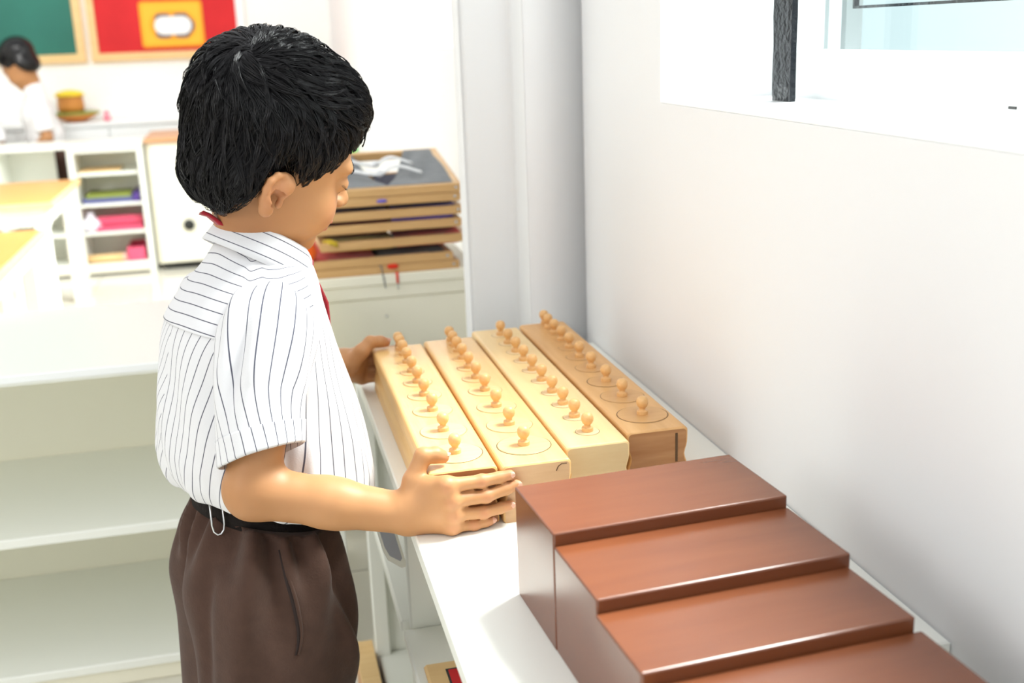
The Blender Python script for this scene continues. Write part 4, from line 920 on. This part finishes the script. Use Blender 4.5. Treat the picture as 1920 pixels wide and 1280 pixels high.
# collar: a stand with a fold-over fall, open at the throat
def collar():
    na = 90; an = np.linspace(-math.pi*.93, math.pi*.93, na); prof = [(.0405, -.014, 0), (.0415, .004, .1), (.0425, .0145, .25), (.0440, .0175, .35), (.0465, .0155, .5), (.0495, .005, .7), (.0525, -.007, .85), (.0550, -.0160, 1.)]
    c0 = T3(.020, 0, .8100); fwd = tf; up = np.array([.58*tf[0], .58*tf[1], 1.0]); up /= np.linalg.norm(up); fx = np.cross(tl, up); rows = []; uv = []
    for r, h, q in prof:
        row = []; ur = []
        for a in an:           # a = 0 at the back of the neck
            w = abs(a)/(math.pi*.93); front = w**3
            rr = r*(1+.10*front*(q))+.010*front*q; hh = h*(1-.1*front) - .010*front*q
            hh -= .016*q*max(0, (w-.78)/.22)
            row.append(c0+rr*(-math.cos(a)*fx*1.06+math.sin(a)*tl*.98)+hh*up); ur.append(((h if q < .35 else .037-h)*1.0/.0108+.2+.05*math.sin(a*3), a))
        rows.append(row); uv.append(ur)
    o = grid_mesh('collar', np.array(rows), np.array(uv), STRIPE, shirt, False, None, .0016); return o
collar()
# placket strip, small pocket fold and button down the chest
pts = [T3(TR[i, 2]+TR[i, 5]+.001, .0, TR[i, 1]+TR[i, 6]) for i in (4, 5, 6, 7, 8, 9)]; V, F = ribbon(pts, tl, .022, .0014); part('placket', V, F, PLAINS, shirt, True)
BUT = mat('pearl_button', (.82, .82, .80), .25, .6)
for i in (5, 6, 7, 8):
    V, F = lathe([(.0042, 0), (.0045, .0008), (.004, .0016), (.001, .0014)], 12); V = np.array(V)@np.stack([tl, np.array([0, 0, 1]), tf]); V = V+T3(TR[i, 2]+TR[i, 5]+.0016, 0, TR[i, 1]+TR[i, 6]); part('button', V, F, BUT, shirt, True)
# tie: knot, blade at the front and the ribbon end sticking up at the nape
TIE = part('tie', *ribbon([T3(.062, -.012, .782), T3(.073, -.012, .765), T3(.082, -.010, .742), T3(.084, -.006, .715), T3(.088, .004, .690), T3(.101, .010, .655), T3(.113, .013, .615)], tl, np.array([.012, .016, .018, .020, .024, .030, .036]), .003), MAROONT, BOY, True)
V, F = lathe([(.006, -.012), (.011, -.004), (.012, .006), (.008, .012), (.001, .013)], 14); part('tie_knot', np.array(V)+T3(.061, -.010, .783), F, MAROONT, TIE, True)
nb = T3(-.024, -.006, .828)
V, F = ribbon([nb+np.array([.020, -.004, -.012]), nb+np.array([.009, -.004, .003]), nb+np.array([.000, -.006, .013]), nb+np.array([-.010, -.008, .023]), nb+np.array([-.017, -.008, .026])], (.35, -.85, .25), [.016, .014, .012, .0095, .013], .0025); part('tie_ribbon', V, F, MAROONT, TIE, True)
V, F = ribbon([nb+np.array([.026, .006, -.008]), nb+np.array([.012, .002, .000]), nb+np.array([.003, -.002, -.006])], (.35, -.85, .25), .014, .003); part('tie_ribbon', V, F, MAROONT, TIE, True)

# shorts as one surface, gathered under a black elastic belt
SY = math.radians(14); sf = np.array([math.cos(SY), math.sin(SY), 0]); sl = np.array([-math.sin(SY), math.cos(SY), 0]); SM = rotm(SY)
SC0 = np.array([-.222, .432, 0])
def S3(f, l, z): return SC0+sf*f+sl*l+np.array([0, 0, z])
shp = [El(S3(-.006, 0, .472), (.078, .104, .080), .03, SM), El(S3(-.018, 0, .430), (.069, .098, .060), .03, SM), Rc(S3(.004, 0, .545), S3(0, 0, .50), .066, .076, .02)]
for s in (-1, 1): shp += [Rc(S3(-.008, s*.046, .46), S3(-.012, s*.054, .285), .070, .079, .025), El(S3(.034, s*.050, .385), (.047, .050, .080), .03, SM), Rc(S3(-.032, s*.046, .44), S3(-.026, s*.052, .285), .058, .066, .025)]
def cut(P, d): return np.maximum(np.maximum(d, (P[:, 2]-.522+.30*((P-SC0)@sf))), (.275-P[:, 2]))
V, F = surface(shp, .0034, (-.42, .20, .25), (.02, .68, .58), 12, cut); V = relax(V, F, 3)
N = normals(V, F); q = V-SC0; fcoord = q@sf; lcoord = q@sl; ang_ = np.arctan2(lcoord, fcoord); h = .522-.30*fcoord-V[:, 2]
g = .0048*np.sin(ang_*15+1.5*np.sin(ang_*4)+h*10)*np.exp(-((h-.020)/.045)**2)+.0036*np.sin(ang_*9+h*18)*np.exp(-((h-.06)/.06)**2)
g += .0060*np.exp(-((ang_+1.05-2.2*(h-.10))/.10)**2)*np.exp(-((h-.11)/.06)**2)-.0050*np.exp(-((ang_+.86-2.2*(h-.10))/.09)**2)*np.exp(-((h-.11)/.06)**2)
g += .0050*np.exp(-((ang_+2.05+1.6*(h-.12))/.13)**2)*np.exp(-((h-.13)/.09)**2)-.0055*np.exp(-((ang_+2.45+.5*(h-.12))/.10)**2)*np.exp(-((h-.14)/.10)**2)
g += .0045*np.exp(-((ang_+1.72-2.8*(h-.17))/.12)**2)*np.exp(-((h-.17)/.06)**2)+.004*np.exp(-((ang_+.35)/.15)**2)*np.exp(-((h-.09)/.05)**2)-.004*np.exp(-((ang_+.55)/.1)**2)*np.exp(-((h-.07)/.05)**2)
side = np.abs(N[:, 2]) < .8; V = V+N*(g*1.5*side)[:, None]
shorts = part('shorts', V, F, BROWNF, BOY, True)
# side pocket opening with a welt
zz = np.linspace(.512, .405, 22); pts = []; pr = np.array([0, 0, 0.])
tree_V = V
def on_shorts(a, z):
    m = (np.abs(V[:, 2]-z) < .006) & (np.abs(((V-SC0)@sl)*math.cos(a)-((V-SC0)@sf)*math.sin(a)) < .008) & (((V-SC0)@sf)*math.cos(a)+((V-SC0)@sl)*math.sin(a) > 0)
    k = np.where(m)[0]; r = (((V[k]-SC0)@sf)*math.cos(a)+((V[k]-SC0)@sl)*math.sin(a)); j = k[np.argsort(r)[-max(1, len(k)//3):]]; p = V[j].mean(0); return p
aa = [-1.66+.05*((.512-z)/.11)+.03*math.sin((z-.405)*50) for z in zz]
pts = np.array([on_shorts(a, z) for a, z in zip(aa, zz)]); sm = pts.copy()
for _ in range(6): sm[1:-1] = (sm[:-2]+sm[1:-1]*2+sm[2:])/4
outw = np.array([.05, -1, .1]); outw /= np.linalg.norm(outw)
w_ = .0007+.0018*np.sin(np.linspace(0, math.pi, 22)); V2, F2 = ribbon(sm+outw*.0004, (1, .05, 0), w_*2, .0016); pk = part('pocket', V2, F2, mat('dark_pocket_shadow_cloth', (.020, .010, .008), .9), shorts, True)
V2, F2 = tube(sm+outw*.0002+np.array([.0030, 0, 0]), .0012+.0010*np.sin(np.linspace(0, math.pi, 22)), 8); part('pocket_welt', V2, F2, BROWNF, shorts, True)
# belt
an = np.linspace(-math.pi, math.pi, 120, endpoint=False); rows = []
for dz, dr in ((-.006, -.002), (-.006, .0018), (.012, .0018), (.012, -.002)): rows.append([S3((.0725+dr)*math.cos(a)+.003, (.0775+dr)*math.sin(a), .519+dz-.026*math.cos(a)) for a in an])
V2 = np.array(rows).reshape(-1, 3); F2 = [(i*120+j, i*120+(j+1) % 120, ((i+1) % 4)*120+(j+1) % 120, ((i+1) % 4)*120+j) for i in range(4) for j in range(120)]
belt = part('belt', V2, F2, BELTM, BOY, True)
a0 = -2.42; bc = S3(.0805*math.cos(a0)+.003, .0865*math.sin(a0), .536); T_ = np.array([1, .1, 0]); pts = [bc+np.array([-.0062, 0, .024]), bc+np.array([-.0062, -.001, .000]), bc+np.array([-.0050, -.0015, -.007]), bc+np.array([-.0015, -.002, -.0105]), bc+np.array([.0022, -.002, -.0100]), bc+np.array([.0052, -.0015, -.006]), bc+np.array([.0062, -.001, .000]), bc+np.array([.0062, 0, .022])]
V2, F2 = tube(pts, .0011, 8); part('safety_pin', V2, F2, STEEL, belt, True)
# socks and shoes under the picture edge
SOCK = fabric('white_sock', (.8, .8, .8)); SHOE = mat('black_shoe', (.015, .015, .016), .3, .6)
for s in (-1, 1):
    ank = T3(-.014, s*.052, .060); toe = T3(.070, s*.058, .022); knee = T3(.004, s*.052, .262)
    V2, F2 = surface([Rc(ank+np.array([0, 0, -.01]), ank+(knee-ank)*.5, .0275, .0375, .01), Rc(ank, ank+(toe-ank)*.4, .027, .022, .01)], .004, ank-.1, ank+np.array([.1, .1, .22]), 10); part('sock', V2, F2, SOCK, BOY, True)
    hb = ank+np.array([0, 0, -.035]); sole_d = toe-ank; sole_d[2] = 0
    V2, F2 = surface([Rc(hb-sole_d*.10+np.array([0, 0, .006]), hb+sole_d*.55, .033, .032, .02), Rc(hb+sole_d*.5, hb+sole_d*1.15-np.array([0, 0, .002]), .032, .026, .02), Rc(hb+np.array([0, 0, .012]), hb+np.array([0, 0, .036]), .032, .031, .01)], .004, hb-.13, hb+.16, 10, lambda P, d: np.maximum(d, .0005-P[:, 2])); part('shoe', V2, F2, SHOE, BOY, True)

# ID card hanging in front of the boy
BG = empty('id_card', (-.094, .40, .50), 'grey card in a clear plastic sleeve hanging at the waist of the boy', 'badge')
CARDG = mat('grey_card', (.27, .28, .32), .5); SLEEVEP = mat('clear_plastic_sleeve', (.62, .62, .57), .2, .5)
def badge_quad(pts, th, name, m):
    pts = np.array(pts); n = np.cross(pts[1]-pts[0], pts[-1]-pts[0]); n /= np.linalg.norm(n); k = len(pts); V = np.concatenate([pts+n*th/2, pts-n*th/2]); F = [tuple(range(k)), tuple(range(k, 2*k))[::-1]]+[(i, k+i, k+(i+1) % k, (i+1) % k) for i in range(k)]; return part(name, V, F, m, BG)
def bq(u, v): return np.array([-.1030, .395, .515])+u*np.array([.66, .42, .10])*1.0+v*np.array([.20, -.06, -.98])
badge_quad([bq(*p) for p in ((0, 0), (.030, 0), (.031, .075), (.0285, .080), (.022, .079), (.004, .062), (.0005, .050))], .0012, 'card_sleeve', SLEEVEP)
off = np.array([.42, -.66, 0])*.0014
badge_quad([bq(*p)+off for p in ((.003, .001), (.025, .001), (.026, .068), (.022, .070), (.008, .058), (.004, .046))], .0006, 'card_print', CARDG)
V2, F2 = tube([bq(.014, 0), bq(.012, -.03), T3(.092, -.012, .60), T3(.085, -.015, .66)], .0018, 6); part('lanyard', V2, F2, PLAINS, BG, True)

# ------------------------------------------------------------------ two children at the far left (out of focus)
SKIN2 = SKIN
def far_child(name, x, y, rz, lab, lean=0., hgt=1.0, headturn=0., headpitch=20):
    E_ = empty(name, (x, y, 0), lab, 'person'); M = rotm(rz); o = np.array([x, y, 0])
    def g(f, l, z): 
        z2 = z; f2 = f+max(0, z-.5)*lean; return o+hgt*(M@np.array([f2, l, z2]))
    MH = rotm(rz+headturn, math.radians(headpitch)); hc = g(.0, 0, .905); hs = .95*hgt
    hp = [p.xf(hc, MH, hs) for p in head_prims()]
    pr = hp+[Rc(g(-.02, 0, .86), g(-.02, 0, .76), .040, .045, .02), El(g(0, 0, .68), (.066, .085, .09), .03, M), El(g(0, 0, .56), (.068, .085, .1), .03, M)]
    for s in (-1, 1):
        sh_ = g(-.01, s*.098, .735); el = g(.005, s*.125, .585); wr = g(.09, s*.10, .52); pr += [Rc(sh_, el, .032, .026, .01), Rc(el, wr, .025, .020, .01)]
        fw = M@np.array([.8, -s*.1, -.3]); up = M@np.array([.25, 0, .9]); ls = M@np.array([0, s, 0])
        mc = np.array([wr+fw*.058-up*(i-1.5)*.013 for i in range(4)]); pal = [Rc(wr, m_, .013, .009, .01) for m_ in mc]
        pr += pal+[Group([Rc(m_, m_+fw*.024*(1, 1.1, 1.05, .85)[i], .0075, .0065, .003), Rc(m_+fw*.024*(1, 1.1, 1.05, .85)[i], m_+fw*.045*(1, 1.1, 1.05, .85)[i]-ls*.008, .0065, .005, .003)], .002) for i, m_ in enumerate(mc)]
        pr += [Group([Rc(wr+fw*.012, wr+fw*.035+up*.026-ls*.006, .011, .0075, .004), Rc(wr+fw*.035+up*.026-ls*.006, wr+fw*.058+up*.030-ls*.010, .0075, .0055, .004)], .006)]
        hip = g(-.005, s*.048, .46); kn = g(.008, s*.05, .26); an_ = g(-.01, s*.05, .06); pr += [Rc(hip, kn, .056, .038, .02), Rc(kn, an_, .038, .025, .01), Rc(an_, g(.075, s*.055, .022), .024, .019, .01)]
    V, F = surface(pr, .0045, o+np.array([-.5, -.5, 0]), o+np.array([.5, .5, 1.15]), 12); V = relax(V, F, 2); b_ = part('body', V, F, SKIN2, E_, True); vattr(b_, 'flush', np.zeros(len(V))); vattr(b_, 'tan', np.full(len(V), .2))
    def hcut(P, d):
        q = ((P-hc)@MH)/hs; return np.maximum(hair_d(q), (hairline(q[:, 0])-q[:, 2])*.6)*hs
    V, F = surface([El(hc, .14, .01)], .005, hc-.14, hc+.14, 12, hcut); V = relax(V, F, 1); N = normals(V, F); V = V+N*(.0016*np.sin(V[:, 0]*420+V[:, 2]*160)*np.sin(V[:, 1]*380))[:, None]; part('hair', V, F, HAIR, E_, True)
    sp = [El(g(0, 0, .68), (.080, .104, .10), .03, M), El(g(0, 0, .58), (.088, .108, .10), .03, M), Rc(g(-.015, -.06, .745), g(-.015, .06, .745), .040, .040, .02), Rc(g(-.02, 0, .77), g(-.02, 0, .80), .048, .047, .01)]
    V, F = surface(sp, .005, o+np.array([-.4, -.4, .4]), o+np.array([.4, .4, 1.0]), 12); sh2 = part('shirt', relax(V, F, 2), F, PLAINS, E_, True)
    for s in (-1, 1):
        a_, b2_ = g(-.01, s*.085, .74), g(.003, s*.122, .622); V, F = surface([Rc(a_, b2_, .044, .041, .01)], .005, np.minimum(a_, b2_)-.08, np.maximum(a_, b2_)+.08, 10, lambda P, d: np.maximum(d, -((P-b2_)@((a_-b2_)/np.linalg.norm(a_-b2_)))-.012)); part('sleeve', relax(V, F, 1), F, PLAINS, sh2, True)
    sp = [El(g(-.01, 0, .47), (.088, .105, .075), .03, M)]+[Rc(g(-.005, s*.05, .45), g(.005, s*.056, .30), .070, .072, .02) for s in (-1, 1)]
    V, F = surface(sp, .005, o+np.array([-.4, -.4, .2]), o+np.array([.4, .4, .6]), 12, lambda P, d: np.maximum(d, .285-P[:, 2])); part('shorts', relax(V, F, 1), F, BROWNF, E_, True)
    for s in (-1, 1):
        V, F = surface([Rc(g(-.02, s*.05, .034), g(.085, s*.056, .030), .033, .027, .01)], .005, o+np.array([-.3, -.3, -.02]), o+np.array([.3, .3, .12]), 10, lambda P, d: np.maximum(d, .0005-P[:, 2])); part('shoe', V, F, SHOE, E_, True)
        for sy in (1,):
            c = np.array([.0700, s*.030, -.0085]); V, F = lathe([(.0126*math.sin(a), -.0126*math.cos(a)) for a in np.linspace(.05, math.pi-.05, 8)], 12); V = (np.array(V)+c+np.array([.0012, 0, 0])); part('eye', hc+hs*(V@MH.T), F, EYEW, E_, True)
    return E_
far_child('person', -1.12, 5.12, math.radians(195), 'child with dark hair and white shirt bending away behind the white bookcase', .20, 1.05, -.9, 34)
far_child('person', -1.44, 5.08, math.radians(250), 'child in white shirt cut by the left picture edge, beside the dark haired child', .1, .98, .2, 20)
